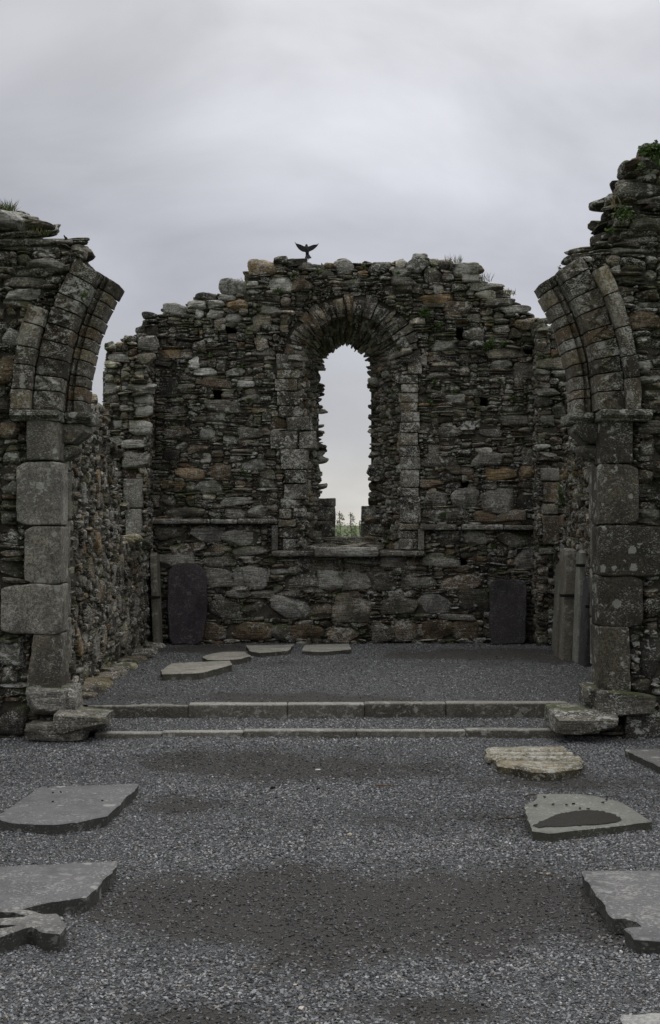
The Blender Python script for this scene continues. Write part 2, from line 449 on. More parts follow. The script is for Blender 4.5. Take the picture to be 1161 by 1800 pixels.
def face_stones(cells, surf, rng, depth=(0.05, 0.11), prot=(-0.018, 0.03), rot=0.06, tilt=0.09, wts=None, grow=1.08, tint=1.0, extra=None):
    """turn filled cells into stone geometry; surf(u,v)->(P,U,V,N) arrays"""
    out = []
    for big in (False, True):
        cs = [c for c in cells if (max(c[2], c[3] * 1.6) > 0.2 or c[4] is not None) == big]
        if not cs: continue
        u = np.array([c[0] for c in cs]); v = np.array([c[1] for c in cs]); ww = np.array([c[2] for c in cs]); hh = np.array([c[3] for c in cs]); n = len(cs)
        P, U, Vv, Nn = surf(u, v)
        C = rcol(rng, n, wts) if wts is not None else rcol(rng, n)
        C[:, :3] *= tint
        for k, c in enumerate(cs):
            if c[4] is not None: C[k] = one(c[4], lic=0.35 if c[4] in ('white', 'pale') else 0.0 if c[4] == 'dark' else rng.uniform(0, 0.4))
        d = rng.uniform(*depth, n); pr = rng.uniform(*prot, n)
        pr += np.array([0.012 if c[4] is not None else 0 for c in cs])
        if extra is not None: pr = pr + extra(u, v, rng)
        P = P + Nn * (pr - d)[:, None]
        A = axes_for(U, Vv, Nn, rng, n, rot * np.clip(0.08 / hh, .4, 1)[:, None].mean(), tilt)
        S = np.stack([ww / 2 * grow * rng.uniform(0.95, 1.04, n), hh / 2 * (grow + 0.06) * rng.uniform(0.92, 1.08, n), d], 1)
        out.append(stones(P, A, S, C, rng, T_M if big else T_S))
    return out
def join(parts):
    V = []; Q = []; C = []; o = 0
    for v, q, c in parts:
        V.append(v); Q.append(q + o); C.append(c); o += len(v)
    return np.concatenate(V), np.concatenate(Q), np.concatenate(C)
def emit(name, parts, mat, parent, sharp=40):
    V, Q, C = join(parts); return mesh(name, V, [Q], mat, parent, C, sharp=sharp)

def plane(org, U, Vv):
    org = np.array(org, float); U = np.array(U, float); Vv = np.array(Vv, float); Nn = np.cross(U, Vv)
    def f(u, v):
        return org + np.outer(u, U) + np.outer(v, Vv), U, Vv, Nn
    return f

def core_wall(name, u0, u1, v0, v1, maskf, surf, thick, parent, rec=0.042, holes=(), cell=0.04, seed=0, col=None, mat=None):
    """mortared wall body: an uneven front sheet, its back and every rim"""
    nx, ny = int(round((u1 - u0) / cell)), int(round((v1 - v0) / cell))
    uu = np.linspace(u0, u1, nx + 1); vv = np.linspace(v0, v1, ny + 1)
    U, V = np.meshgrid(uu, vv); u = U.ravel(); v = V.ravel()
    P, _, _, Nn = surf(u, v)
    rg = np.random.default_rng(seed + 5)
    d = -rec + 0.014 * noise3(P, 14, rg)
    for (a, b, c, e, dep) in holes:
        d = np.where((u > a) & (u < b) & (v > c) & (v < e), -dep, d)
    front = P + Nn * d[:, None]; back = P - Nn * thick
    uc = (uu[:-1] + uu[1:]) / 2; vc = (vv[:-1] + vv[1:]) / 2; UC, VC = np.meshgrid(uc, vc)
    m = maskf(UC, VC)
    n = (nx + 1) * (ny + 1)
    J, I = np.nonzero(m)
    a = J * (nx + 1) + I
    Fq = np.stack([a, a + 1, a + nx + 2, a + nx + 1], 1)
    Bq = Fq[:, ::-1] + n
    rims = []
    mp = np.pad(m, 1)
    for dj, di, e0, e1 in ((-1, 0, 0, 1), (1, 0, 2, 3), (0, 1, 1, 2), (0, -1, 3, 0)):
        edge = ~mp[J + 1 + dj, I + 1 + di]
        q = Fq[edge]
        rims.append(np.stack([q[:, e1], q[:, e0], q[:, e0] + n, q[:, e1] + n], 1))
    return mesh(name, np.concatenate([front, back]), [Fq, Bq] + rims, mat or M_MORT, parent, smooth=True, sharp=50)

def cap_stones(line, depth_dir, depths, rng, size=(0.12, 0.05), tint=1.0, wts=None):
    """loose stones along a broken wall head; line [(P)], spread through the wall's thickness"""
    P = []; 
    for p in line:
        for d in depths:
            P.append(np.array(p) + np.array(depth_dir) * (d + rng.uniform(-0.08, 0.08)) + np.array([rng.uniform(-.03, .03), 0, rng.uniform(-0.07, -0.01)]))
    P = np.array(P); n = len(P)
    A = axes_for((1, 0, 0), (0, 0, 1), (0, -1, 0), rng, n, 0.15, 0.12)
    S = np.stack([rng.uniform(0.6, 1.5, n) * size[0], rng.uniform(0.5, 1.5, n) * size[1], rng.uniform(0.08, 0.16, n)], 1)
    C = rcol(rng, n) if wts is None else rcol(rng, n, wts); C[:, :3] *= tint
    return stones(P, A, S, C, rng, T_M)
def walk(pts, step):
    out = []
    for (a, b) in zip(pts[:-1], pts[1:]):
        a = np.array(a, float); b = np.array(b, float); k = max(1, int(np.linalg.norm(b - a) / step))
        out += [a + (b - a) * t / k for t in range(k)]
    return out
def block(name, box, parent, color, mat=M_DRESS, r=0.02, amp=0.006, seed=0, lic=0.25, **kw):
    V, Q = rblock(*box, r=r, amp=amp, seed=seed, **kw)
    return mesh(name, V, [Q], mat, parent, one(color, lic=lic) if isinstance(color, str) else np.array(color), sharp=45)

#@@SETTING
# ------------------------------------------------------------------ ground
NOI = np.random.default_rng(3)
_kd = [(NOI.normal(size=2) * k, NOI.uniform(0, 6.28), a) for k, a in ((1.2, 1), (1.6, 1), (2.7, .7), (4.1, .6), (7, .45), (9, .4), (15, .3), (23, .25))]
def n2(x, y): return sum(a * np.sin(x * d[0] * .7 + y * d[1] + p) for d, p, a in _kd) / 2.6
def blob(x, y, px, py, rx, ry, z=0.0):
    c = G(px, py, z); e = G(px + rx, py, z); t = G(px, py + ry, z); t2 = G(px, py - ry, z)
    rX = abs(e[0] - c[0]); rY = abs(t2[1] - t[1]) / 2
    return 1.25 - np.sqrt(((x - c[0]) / rX) ** 2 + ((y - c[1]) / rY) ** 2)
def mud(x, y):
    m = np.maximum.reduce([blob(x, y, 545, 1596, 560, 88) * 1.1, blob(x, y, 480, 1345, 260, 26) * 0.9, blob(x, y, 860, 1572, 260, 62) * 1.0,
                           blob(x, y, 780, 1775, 160, 36) * 0.9, blob(x, y, 330, 1420, 130, 18) * 0.55, blob(x, y, 990, 1375, 150, 16) * 0.75, blob(x, y, 640, 1440, 260, 24) * 0.4,
                           blob(x, y, 330, 1790, 150, 30) * .6])
    return np.clip(1.35 * m + 0.45 * n2(x, y), 0, 1)
def damp(x, y): return np.clip(mud(x, y) + 0.35 * np.clip(n2(x * .45 + 2, y * .9 + 1), 0, 1), 0, 1)
def mudc(x, y):
    m = np.maximum.reduce([blob(x, y, 850, 1152, 190, 14, ZC) * 0.75, blob(x, y, 350, 1140, 160, 14, ZC) * 0.6, blob(x, y, 560, 1225, 300, 12, ZC) * 0.6, blob(x, y, 560, 1165, 300, 5, ZC) * .4])
    return np.clip(1.3 * m + 0.4 * n2(x * .8 + 5, y * 1.2), 0, 1)
def sheet(name, x0, x1, y0, y1, zf, colf, mat, step, kind='structure', smooth=True):
    nx, ny = int((x1 - x0) / step), int((y1 - y0) / step)
    X, Y = np.meshgrid(np.linspace(x0, x1, nx + 1), np.linspace(y0, y1, ny + 1))
    x = X.ravel(); y = Y.ravel(); z = zf(x, y)
    J, I = np.meshgrid(np.arange(ny), np.arange(nx), indexing='ij'); a = (J * (nx + 1) + I).ravel()
    Q = np.stack([a, a + 1, a + nx + 2, a + nx + 1], 1)
    c = colf(x, y); C = np.stack([c, c, c, np.ones_like(c)], 1)
    o = mesh(name, np.stack([x, y, z], 1), [Q], mat, None, C); o['kind'] = kind
    return o
def nave_z(x, y): return 0.010 * n2(x * 0.8, y * 0.8) - 0.018 * np.clip(mud(x, y), 0, 1)
nave = sheet('gravel_floor', -4.5, 4.5, 3.0, 11.75, lambda x, y: nave_z(x, y) , mud, M_GRAV, 0.05)
def tread_z(x, y): return 0.034 + 0.028 * (y - 11.46) / .86 + 0.005 * n2(x * 2, y * 2)
tread = sheet('gravel_tread', -2.25, 2.2, 11.46, 12.32, tread_z, lambda x, y: 0.25 + 0.4 * n2(x * 1.4, y * 2), M_GRAV, 0.05)
def chan_z(x, y): return ZC - 0.025 + 0.02 * (y - 12.2) / 7 + 0.006 * n2(x, y)
chan = sheet('chancel_floor', -2.75, 3.3, 12.28, 19.05, chan_z, mudc, M_GRAV, 0.05)
for o, lb in ((nave, 'grey gravel floor of the nave with muddy wet patches'), (tread, 'narrow gravel strip between the two stone steps'), (chan, 'raised gravel floor of the chancel')): o['label'] = lb

# open land to the horizon: one polar sheet
def terrain():
    rs = np.concatenate([[0.5], np.geomspace(6, 4500, 46)]); na = 96
    A = np.linspace(0, 2 * PI, na, endpoint=False)
    R, T = np.meshgrid(rs, A, indexing='ij'); x = (R * np.sin(T)).ravel(); y = (R * np.cos(T)).ravel(); r = R.ravel()
    t = np.clip((r - 30) / 220, 0, 1); z = -0.06 - 3.0 * t * t * (3 - 2 * t)
    t2 = np.clip((r - 380) / 900, 0, 1); rg = np.random.default_rng(4)
    z += t2 * t2 * (3 - 2 * t2) * (13 + 5 * noise3(np.stack([x, y, 0 * x], 1), 0.0016, rg, 3))
    J, I = np.meshgrid(np.arange(len(rs) - 1), np.arange(na), indexing='ij'); a = (J * na + I).ravel(); b = (J * na + (I + 1) % na).ravel()
    Q = np.stack([a, a + na, b + na, b], 1)
    o = mesh('ground', np.stack([x, y, z], 1), [Q[:, ::-1], tuple(range(na))], M_GRASS); o['kind'] = 'structure'; o['label'] = 'grassy ground running out to low green hills'
terrain()

def pebbles(name, x, y, z, size, rng, colf, label, wet=None):
    n = len(x)
    base = np.array([(i, j, k) for i in (-1, 1) for j in (-1, 1) for k in (-1, 1)], float)
    q = base[None] * rng.uniform(0.45, 1.0, (n, 8, 3))
    q *= (size[:, None] * np.stack([rng.uniform(0.7, 1.35, n), rng.uniform(0.5, 1.0, n), rng.uniform(0.3, 0.7, n)], 1))[:, None, :] * 0.5
    a = rng.uniform(0, 6.28, n); b = rng.normal(0, 0.35, n); c = rng.normal(0, 0.35, n)
    def rot(q, i, j, t):
        ct, st = np.cos(t)[:, None], np.sin(t)[:, None]; r = q.copy(); r[..., i] = ct * q[..., i] - st * q[..., j]; r[..., j] = st * q[..., i] + ct * q[..., j]; return r
    q = rot(rot(rot(q, 0, 2, b), 1, 2, c), 0, 1, a)
    V = q + np.stack([x, y, z], 1)[:, None, :]
    F = np.array([(0, 1, 3, 2), (4, 6, 7, 5), (0, 4, 5, 1), (2, 3, 7, 6), (0, 2, 6, 4), (1, 5, 7, 3)])
    Fq = (F[None] + (np.arange(n) * 8)[:, None, None]).reshape(-1, 4)
    cl_ = colf(n)
    if wet is not None: cl_[:, :3] *= (1 - 0.58 * wet)[:, None]
    C = np.repeat(cl_, 8, 0)
    o = mesh(name, V.reshape(-1, 3), [Fq], M_PEB, None, C, smooth=False); o['kind'] = 'stuff'; o['label'] = label; return o
def pebcol(rng):
    def f(n):
        b = rng.choice(4, n, p=(0.30, 0.45, 0.235, 0.015)); v = np.array([0.058, 0.150, 0.24, 0.35])[b] * rng.uniform(0.7, 1.3, n)
        warm = rng.random(n) < 0.08
        c = np.stack([v * np.where(warm, 1.1, 0.965), v * np.where(warm, 0.98, 0.985), v * np.where(warm, 0.85, 1.02), np.ones(n)], 1); return c
    return f
rg = np.random.default_rng(21)
n = 235000
yy = 4.2 + (11.5 - 4.2) * rg.random(n) ** 1.15; xx = rg.uniform(-1, 1, n) * np.minimum(4.4, yy * 0.26 + 1.4)
keep = rg.random(n) > np.clip(mud(xx, yy) * 1.05 - 0.1, 0, 0.62)
xx, yy = xx[keep], yy[keep]
sz = rg.uniform(0.007, 0.019, len(xx)) * (1 + 0.15 * n2(xx, yy))
pebbles('gravel', xx, yy, nave_z(xx, yy) + sz * 0.10, sz, rg, pebcol(rg), 'loose grey slate gravel spread over the nave floor', damp(xx, yy))
n = 9000; xx = rg.uniform(-2.2, 2.15, n); yy = rg.uniform(11.5, 12.22, n); sz = rg.uniform(0.008, 0.02, n)
pebbles('gravel', xx, yy, tread_z(xx, yy) + sz * .1, sz, rg, pebcol(rg), 'grey gravel lying on the tread between the steps')
n = 42000; yy = 12.33 + 6.6 * rg.random(n); xx = rg.uniform(-2.45, 3.05, n)
keep = rg.random(n) > np.clip(mudc(xx, yy) * 1.0, 0, 0.8); xx, yy = xx[keep], yy[keep]; sz = rg.uniform(0.009, 0.02, len(xx))
pebbles('gravel', xx, yy, chan_z(xx, yy) + sz * .1, sz, rg, pebcol(rg), 'grey gravel covering the raised chancel floor', mudc(xx, yy))

#@@GABLE
# ------------------------------------------------------------------ east gable wall with its round headed window
gable = thing('gable_wall', 'rubble stone end wall with a tall round-headed window opening and a ragged top', 'ruined wall', (0.3, DB, 0))
sB = DB / F
gx = lambda px: (px - CX) * sB
gz = lambda py: H - (py - CY) * sB
G_OUT = [(150, 1160), (178, 800), (183, 640), (190, 603), (225, 590), (250, 576), (262, 556), (290, 548), (300, 538), (340, 531), (352, 520), (390, 514), (410, 500),
         (436, 490), (443, 464), (480, 460), (495, 453), (530, 458), (545, 464), (590, 462), (605, 456), (625, 462), (700, 458), (735, 450), (780, 454), (800, 462), (836, 468), (845, 490),
         (885, 503), (890, 515), (905, 528), (930, 543), (955, 562), (980, 580), (1000, 602), (1010, 640), (1022, 720), (1030, 1160)]
gpoly = [(gx(a), gz(b)) for a, b in G_OUT]
# window: front (inner) opening of the embrasure and its narrow outer opening
WXc, WZs, WR = gx(619), gz(640), 0.70        # rere-arch
wl, wr = gx(531), gx(707)
wsill = gz(966)
def in_win(U, V):
    return ((U > wl) & (U < wr) & (V > wsill) & (V < WZs)) | ((V >= WZs) & ((U - WXc) ** 2 + (V - WZs) ** 2 < WR ** 2))
RING = WR + 0.27
def gmask(U, V):
    m = poly_mask(gpoly, U, V) & ~in_win(U, V)
    return m & ~((V >= WZs - 0.02) & ((U - WXc) ** 2 + (V - WZs) ** 2 < RING ** 2))
def gcore(U, V): return poly_mask(gpoly, U, V + 0.07) & ~in_win(U, V)
gsurf = plane((0, DB, 0), (1, 0, 0), (0, 0, 1))
PRE = """461 469 44 25 ochre;494 499 38 24 pale;531 500 40 18 brown;412 504 46 24 grey;444 498 18 8 white;398 522 34 10 pale;362 521 36 12 dark;346 535 34 16 pale;379 535 30 14 pale;416 535 36 14 ochre;
309 543 40 20 light;264 554 26 10 dark;351 551 14 14 white;379 551 26 14 pale;411 559 28 14 pale;459 561 34 22 tan;477 545 32 14 grey;298 621 40 16 ochre;327 624 22 12 brown;338 638 24 17 white;
361 654 38 12 white;296 680 32 28 dark;292 641 40 14 dark;431 675 30 12 white;381 674 54 16 brown;313 761 42 24 brown;364 762 24 18 pale;392 714 60 18 mid;413 654 30 12 grey;
334 831 52 20 ochre;388 828 36 22 brown;446 816 42 18 light;369 854 44 22 grey;295 880 28 25 mid;324 900 70 18 mid;414 902 38 20 grey;453 900 34 16 grey;
364 939 50 25 light;424 945 60 24 light;303 937 56 22 mid;331 961 56 16 rust;383 964 40 14 brown;438 969 62 18 grey;307 985 70 26 grey;383 987 60 20 mid;386 1014 44 28 grey;441 1014 58 34 light;489 1004 36 14 grey;
531 1023 62 26 mid;582 1019 40 28 light;419 1044 42 14 grey;462 1042 40 14 grey;507 1044 40 10 mid;396 1073 52 30 mid;451 1071 50 26 mid;510 1069 66 38 light;565 1073 44 26 brown;436 1111 78 28 rust;493 1112 36 22 mid;538 1111 50 26 rust;376 1111 40 30 brown;
881 833 54 22 ochre;927 829 30 26 ochre;818 876 50 32 grey;878 880 56 40 grey;925 883 36 26 dark;770 878 36 24 mid;790 904 70 24 mid;854 909 40 20 brown;899 907 44 18 brown;835 945 40 24 grey;907 949 56 22 mid;790 947 40 20 mid;
930 982 46 36 grey;775 988 62 14 grey;692 988 44 16 grey;728 988 24 12 rust;637 988 56 14 mid;625 1021 52 30 grey;671 1026 50 22 mid;735 1023 58 20 grey;812 1023 70 28 brown;
621 1071 62 42 tan;704 1063 62 28 mid;764 1061 54 34 light;833 1056 52 36 dark;800 1085 60 10 grey;673 1111 38 32 mid;713 1109 42 32 brown;771 1109 50 32 rust;821 1107 42 32 brown;605 1114 56 24 brown;
773 811 66 20 mid;855 808 54 20 grey;933 802 26 22 mid;605 467 30 24 grey;733 467 36 20 grey;616 498 34 16 mid;564 481 42 12 mid;706 480 28 15 grey;761 485 32 24 mid;709 495 38 14 mid;
770 525 54 18 ochre;820 472 40 20 pale;828 489 28 14 pale;856 504 56 12 mid;853 519 34 14 tan;878 533 46 12 mid;909 544 46 14 grey;806 542 46 20 brown;890 620 60 18 tan;883 641 38 18 light;834 586 32 20 mid;784 608 44 14 light;
926 568 44 16 ochre;923 650 34 24 mid;903 737 54 16 grey;494 457 22 12 mid;522 463 34 14 dark;548 471 40 11 mid;763 630 24 12 brown;770 660 40 14 mid;800 700 34 14 light;830 690 40 12 mid;860 760 50 16 mid;790 760 40 14 mid;310 720 36 14 mid;440 760 40 16 mid;
463 620 44 12 mid;440 700 30 14 grey;470 850 34 16 mid;350 790 40 14 brown;300 800 30 18 dark;417 880 50 12 light;760 850 38 14 brown;860 855 30 12 mid"""
pres = []
for t in PRE.replace('\n', '').split(';'):
    a = t.split(); pres.append((gx(float(a[0])), gz(float(a[1])), float(a[2]) * sB, float(a[3]) * sB, a[4]))
HOLES_PX = [(382, 695, 15, 18), (406, 580, 18, 9), (809, 587, 14, 23), (852, 706, 14, 14), (929, 617, 20, 9), (818, 852, 14, 11), (816, 988, 13, 13), (905, 640, 14, 10)]
hb = [(gx(a - c / 2), gx(a + c / 2), gz(b + d / 2), gz(b - d / 2)) for a, b, c, d in HOLES_PX]
ghole = [(a - 0.01, b + 0.01, c - 0.01, d + 0.01, 0.4) for a, b, c, d in hb]
JB_L = """484 517 622 649 pale;486 527 650 665 tan;484 520 667 687 tan;487 525 689 712 mid;490 527 714 732 mid;505 549 734 756 grey;477 520 757 789 light;526 556 759 788 pale;495 540 790 825 grey;500 541 827 849 mid;498 537 851 877 grey;492 528 878 893 mid;489 515 895 912 tan;517 540 893 908 mid;491 520 914 926 tan;493 522 928 945 mid;496 520 947 967 light"""
JB_R = """717 753 626 642 light;716 744 643 657 tan;698 734 659 674 mid;704 734 676 690 tan;699 737 691 707 tan;703 736 708 723 tan;704 737 724 741 tan;702 736 743 760 tan;700 736 761 783 tan;704 739 784 803 mid;706 740 804 825 light;703 738 827 856 light;701 738 858 872 tan;706 738 874 919 mid;704 735 921 931 tan;701 736 933 946 mid;703 725 947 966 light"""
blocked = list(hb); jb = []
for side, txt in (('l', JB_L), ('r', JB_R)):
    for t in txt.split(';'):
        a, b, c, d, k = t.split(); bx = (gx(float(a)), gx(float(b)), gz(float(d)), gz(float(c))); jb.append((*bx, k)); blocked.append((bx[0] - .005, bx[1] + .005, bx[2], bx[3]))
STR = [(252, 370, 912, 921), (371, 418, 913, 921), (419, 488, 912, 921), (738, 802, 922, 932), (812, 884, 922, 932), (885, 946, 923, 932), (478, 553, 968, 978), (667, 746, 968, 978), (554, 665, 962, 979)]
VST = [(478, 489, 923, 967), (735, 746, 930, 967)]
for a, b, c, d in STR + VST: blocked.append((gx(a), gx(b), gz(d), gz(c)))
rg = np.random.default_rng(31)
def grot(u, v, rng): return np.where(v > 4.3, rng.uniform(0, 0.05, len(u)), 0) + np.where(v < 0.35, .02, 0)
cells = fill(gpoly[0][0] + .2, gpoly[-1][0] - .1, ZC - 0.06, 5.7, gmask, rg, sam_slate, pres, blocked)
parts = face_stones(cells, gsurf, rg, extra=grot)
emit('rubble_facing', parts, M_RUB, gable)
core_wall('wall_core', gpoly[0][0] + .2, gpoly[-1][0] - .1, -0.1, 5.7, gcore, gsurf, 1.0, gable, holes=ghole, seed=1)
top = walk([np.array((gx(a), DB, gz(b))) for a, b in G_OUT[3:-3]], 0.16)
V, Q, C = cap_stones(top, (0, 1, 0), (0.22, 0.5, 0.8), rg); mesh('capping_rubble', V, [Q], M_RUB, gable, C, sharp=40)
for i, (a, b, c, d, k) in enumerate(jb):
    block('jamb_block', (a + RNG.uniform(-.02, .02), b + RNG.uniform(-.02, .02), DB - 0.02 + RNG.uniform(-.02, .012), DB + 0.22, c - .002, d + .002), gable, one(k) * np.array([.50, .465, .40, 1.6]), M_JAMB, r=0.014, amp=0.012, seed=i, lic=0.5, k=13)
for i, (a, b, c, d) in enumerate(STR):
    slabby = i == 8
    block('sill_slab' if slabby else 'string_course', (gx(a), gx(b), DB - (0.16 if slabby else 0.10), DB + 0.15, gz(d), gz(c)), gable, 'grey' if slabby else 'mid', M_RUB, r=0.04 if slabby else 0.025, amp=0.008, seed=50 + i, lic=0.4)
for i, (a, b, c, d) in enumerate(VST):
    block('hood_stop', (gx(a), gx(b), DB - 0.07, DB + 0.1, gz(d), gz(c)), gable, 'grey', M_ARCH, r=0.015, amp=0.004, seed=70 + i)
# rere-arch voussoirs
def arc_stone(xc, zc, r0, r1, a0, a1, y0, y1, seed, amp=0.005, na=5, nr=6, ny=4, gap=0.006, face=None, bev=0.014):
    """one voussoir between two angles; face(t,s)->depth of relief on the front"""
    ax = []
    V, Q = cube_grid(nr, ny, na)
    t = (V[:, 0] + 1) / 2; y = (V[:, 1] + 1) / 2; s = (V[:, 2] + 1) / 2
    R = r0 + (r1 - r0) * t; g = gap / R
    sg = 1 if a1 > a0 else -1
    A = (a0 + sg * g) + (a1 - a0 - 2 * sg * g) * s
    Y = y0 + (y1 - y0) * y
    # soften edges
    ex = (np.abs(V[:, 0]) > .99).astype(int) + (np.abs(V[:, 1]) > .99) + (np.abs(V[:, 2]) > .99)
    pull = np.where(ex >= 2, bev, 0)
    Rm = (r0 + r1) / 2; Am = (a0 + a1) / 2; Ym = (y0 + y1) / 2
    R = R - np.sign(R - Rm) * pull * 0.6 * (np.abs(V[:, 0]) > .99); A = A - np.sign(A - Am) * pull * .6 / R * (np.abs(V[:, 2]) > .99); Y = Y - np.sign(Y - Ym) * pull * .6 * (np.abs(V[:, 1]) > .99)
    if face is not None: Y = Y - face(t, s) * (V[:, 1] < -.99)
    P = np.stack([xc + R * np.cos(A), Y, zc + R * np.sin(A)], 1)
    rgx = np.random.default_rng(seed); nr_ = np.stack([np.cos(A) * np.sign(R - Rm), np.sign(Y - Ym), np.sin(A) * np.sign(R - Rm)], 1) * .7
    P = P + nr_ * (noise3(P, 16, rgx) * amp)[:, None]
    flip = (a1 > a0)
    return P, (Q if not flip else Q[:, ::-1])
ang = [180]
while ang[-1] > 4: ang.append(ang[-1] - RNG.uniform(5, 11.5))
ang[-1] = 0
for i, (a, b) in enumerate(zip(ang[:-1], ang[1:])):
    V, Q = arc_stone(WXc, WZs, WR - 0.03, RING - RNG.uniform(-0.03, 0.09), math.radians(a), math.radians(b), DB - 0.035 + RNG.uniform(-.012, .012), DB + 0.3, 90 + i, amp=0.014, gap=.003)
    mesh('voussoir', V, [Q], M_ARCH, gable, one('brown' if a > 95 and i % 3 else 'tan' if a > 95 and i % 2 else ('dark' if i % 2 else 'mid'), lic=0.3) * np.array([.8, .76, .7, 1]), sharp=45)
# splayed reveals and vault of the embrasure
TH = 0.75
DO = DB + TH
ol, orr = (566 - CX) * DO / F, (650 - CX) * DO / F
oXc, oZs, oR = (ol + orr) / 2, H - (648 - CY) * DO / F, (orr - ol) / 2
sill_o = H - (943 - CY) * DO / F
rg = np.random.default_rng(41)
def splay(x0, x1, sgn):
    d = np.array([x1 - x0, TH, 0.0]); L = np.linalg.norm(d); U = d / L * sgn
    org = np.array([x0, DB, 0.0]) if sgn > 0 else np.array([x1, DO, 0.0])
    return plane(org, U, (0, 0, 1)), L
emb = []; W_EMB = (12, 26, 26, 10, 8, 2, 1, 6, 8, 14)
for (x0, x1, sgn) in ((wl, ol, 1), (wr, orr, -1)):
    sf, L = splay(x0, x1, sgn)
    cl = fill(0.0, L, wsill, oZs + .1, lambda U, V: np.ones(U.shape, bool), rg, sam_rough)
    def ext(u, v, rng, L=L, sgn=sgn):
        t = u / L if sgn > 0 else 1 - u / L
        return np.where(t > 0.75, rng.uniform(-0.05, 0.05, len(u)) + np.where(rng.random(len(u)) < .18, .07, 0), 0)
    emb += face_stones(cl, sf, rg, extra=ext, depth=(0.08, 0.14), wts=W_EMB)
    core_wall('reveal_core', .05, L - .07, wsill - .1, WZs + .1, lambda U, V: np.ones(U.shape, bool), sf, 0.25, gable, rec=0.06, seed=3 + sgn)
# vault: slates set on edge, radiating
def vault(u, v):
    """u along depth 0..1 (front to back), v angle"""
    th = v
    fx = WXc + (WR + .0) * np.cos(th); fz = WZs + WR * np.sin(th)
    bx = oXc + oR * np.cos(th); bz = oZs + oR * 1.02 * np.sin(th)
    P = np.stack([fx + (bx - fx) * u, DB + TH * u, fz + (bz - fz) * u], 1)
    U = np.stack([bx - fx, np.full(len(u), TH), bz - fz], 1); U /= np.linalg.norm(U, axis=1, keepdims=True)
    T = np.stack([-np.sin(th), 0 * th, np.cos(th)], 1)
    Nn = np.cross(U, T); 
    return P, U, T, Nn
vc = []
th = 0.0
while th < PI:
    w_ = rg.uniform(0.04, 0.13); u_ = -0.04
    while u_ < 0.98:
        l_ = rg.uniform(0.16, 0.42); l_ = min(l_, 1.04 - u_)
        vc.append((u_ + l_ / 2, th + w_ / 2, l_, w_)); u_ += l_
    th += w_
u = np.array([c[0] for c in vc]); v = np.array([c[1] for c in vc]); P, U, T, Nn = vault(u, v)
inw = np.stack([WXc - P[:, 0], 0 * u, WZs - .3 - P[:, 2]], 1); sgnN = np.sign((Nn * inw).sum(1))[:, None]; Nn = Nn * sgnN
rad = WR + (oR - WR) * u
pr = rg.uniform(-0.02, 0.03, len(u)) + np.where(u > .8, rg.uniform(-.01, .04, len(u)), 0)
dd = rg.uniform(0.08, 0.14, len(u))
C = rcol(rg, len(u), (10, 26, 30, 6, 6, 0, 0, 8, 6, 16))
S = np.stack([np.array([c[2] for c in vc]) * 1.2 * 0.58, np.array([c[3] for c in vc]) * rad / 2 * 1.2 + .006, dd], 1)
A = axes_for(U, T, Nn, rg, len(u), 0.06, 0.06); A[:, 1] *= 1
emb.append(stones(P + Nn * (pr - dd)[:, None], A, S, C, rg, T_S, n_lo=3, n_hi=6))
# broken slates bridging the outer opening's ragged edge
emit('embrasure_facing', emb, M_RUB, gable)
uu, vv = np.meshgrid(np.linspace(0, 1, 11), np.linspace(-0.02, PI + .02, 41)); P, U, T, Nn = vault(uu.ravel(), vv.ravel())
outw = np.stack([np.cos(vv.ravel()), 0 * uu.ravel(), np.sin(vv.ravel())], 1); P = P + outw * 0.035; P2 = P + outw * .3
J, I = np.meshgrid(np.arange(40), np.arange(10), indexing='ij'); a = (J * 11 + I).ravel(); Q = np.stack([a, a + 1, a + 12, a + 11], 1)
mesh('vault_core', np.concatenate([P, P2]), [Q, Q[:, ::-1] + len(P)], M_MORT, gable)
# outer face of the wall round the narrow opening (closes the wall from outside)
def outer(U, V): return poly_mask(gpoly, U, V + .1) & ~(((U > ol - .04) & (U < orr + .04) & (V > sill_o - .1) & (V < oZs)) | ((V >= oZs) & ((U - oXc) ** 2 + (V - oZs) ** 2 < (oR + .05) ** 2)))
core_wall('outer_face', -1.2, 1.8, 0.8, 4.4, outer, plane((0, DO - 0.02, 0), (1, 0, 0), (0, 0, 1)), 0.06, gable, rec=0.0, seed=9)
# stepped sloping sill of slates
P = []; S = []
for k in range(34):
    t = rg.uniform(0, 1); xx = rg.uniform(-1, 1)
    hw = 0.62 * (1 - t) + 0.32 * t
    P.append(((wl + wr) / 2 * (1 - t) + oXc * t + xx * hw * .8, DB + 0.1 + t * .85, wsill + (sill_o - wsill) * t - .04)); S.append((rg.uniform(.14, .3), rg.uniform(.03, .05), rg.uniform(.1, .18)))
P = np.array(P); S = np.array(S); n = len(P)
V, Q, C = stones(P, axes_for((1, 0, 0), (0, 0, 1), (0, -1, 0), rg, n, .06, .1), S, rcol(rg, n, (10, 30, 30, 10, 5, 0, 0, 5, 2, 10)), rg, T_M)
mesh('sill_slate', V, [Q], M_RUB, gable, C, sharp=40)
block('sill_core', (ol - .12, orr + .12, DO - .22, DO + .04, .9, sill_o - .008), gable, 'mid', M_RUB, seed=5, r=.03, amp=.012)
block('sill_core', (wl - .1, wr + .1, DB + .02, DO, .9, wsill - .03), gable, 'mid', M_RUB, seed=4)
for i, (a, b, c, d, k) in enumerate(((579, 590, 876, 890, 'mid'), (577, 590, 890, 915, 'mid'), (574, 590, 915, 943, 'dark'), (635, 652, 889, 914, 'mid'), (635, 654, 914, 943, 'dark'))):
    p = XZ(a, d, DO - .05); q = XZ(b, c, DO - .05)
    block('jamb_block', (p[0] - (0.22 if a < 600 else 0), q[0] + (0.22 if a > 600 else 0), DO - .09, DO + .05, p[1], q[1]), gable, 'mid', M_JAMB, seed=200 + i, r=.018, amp=.012)

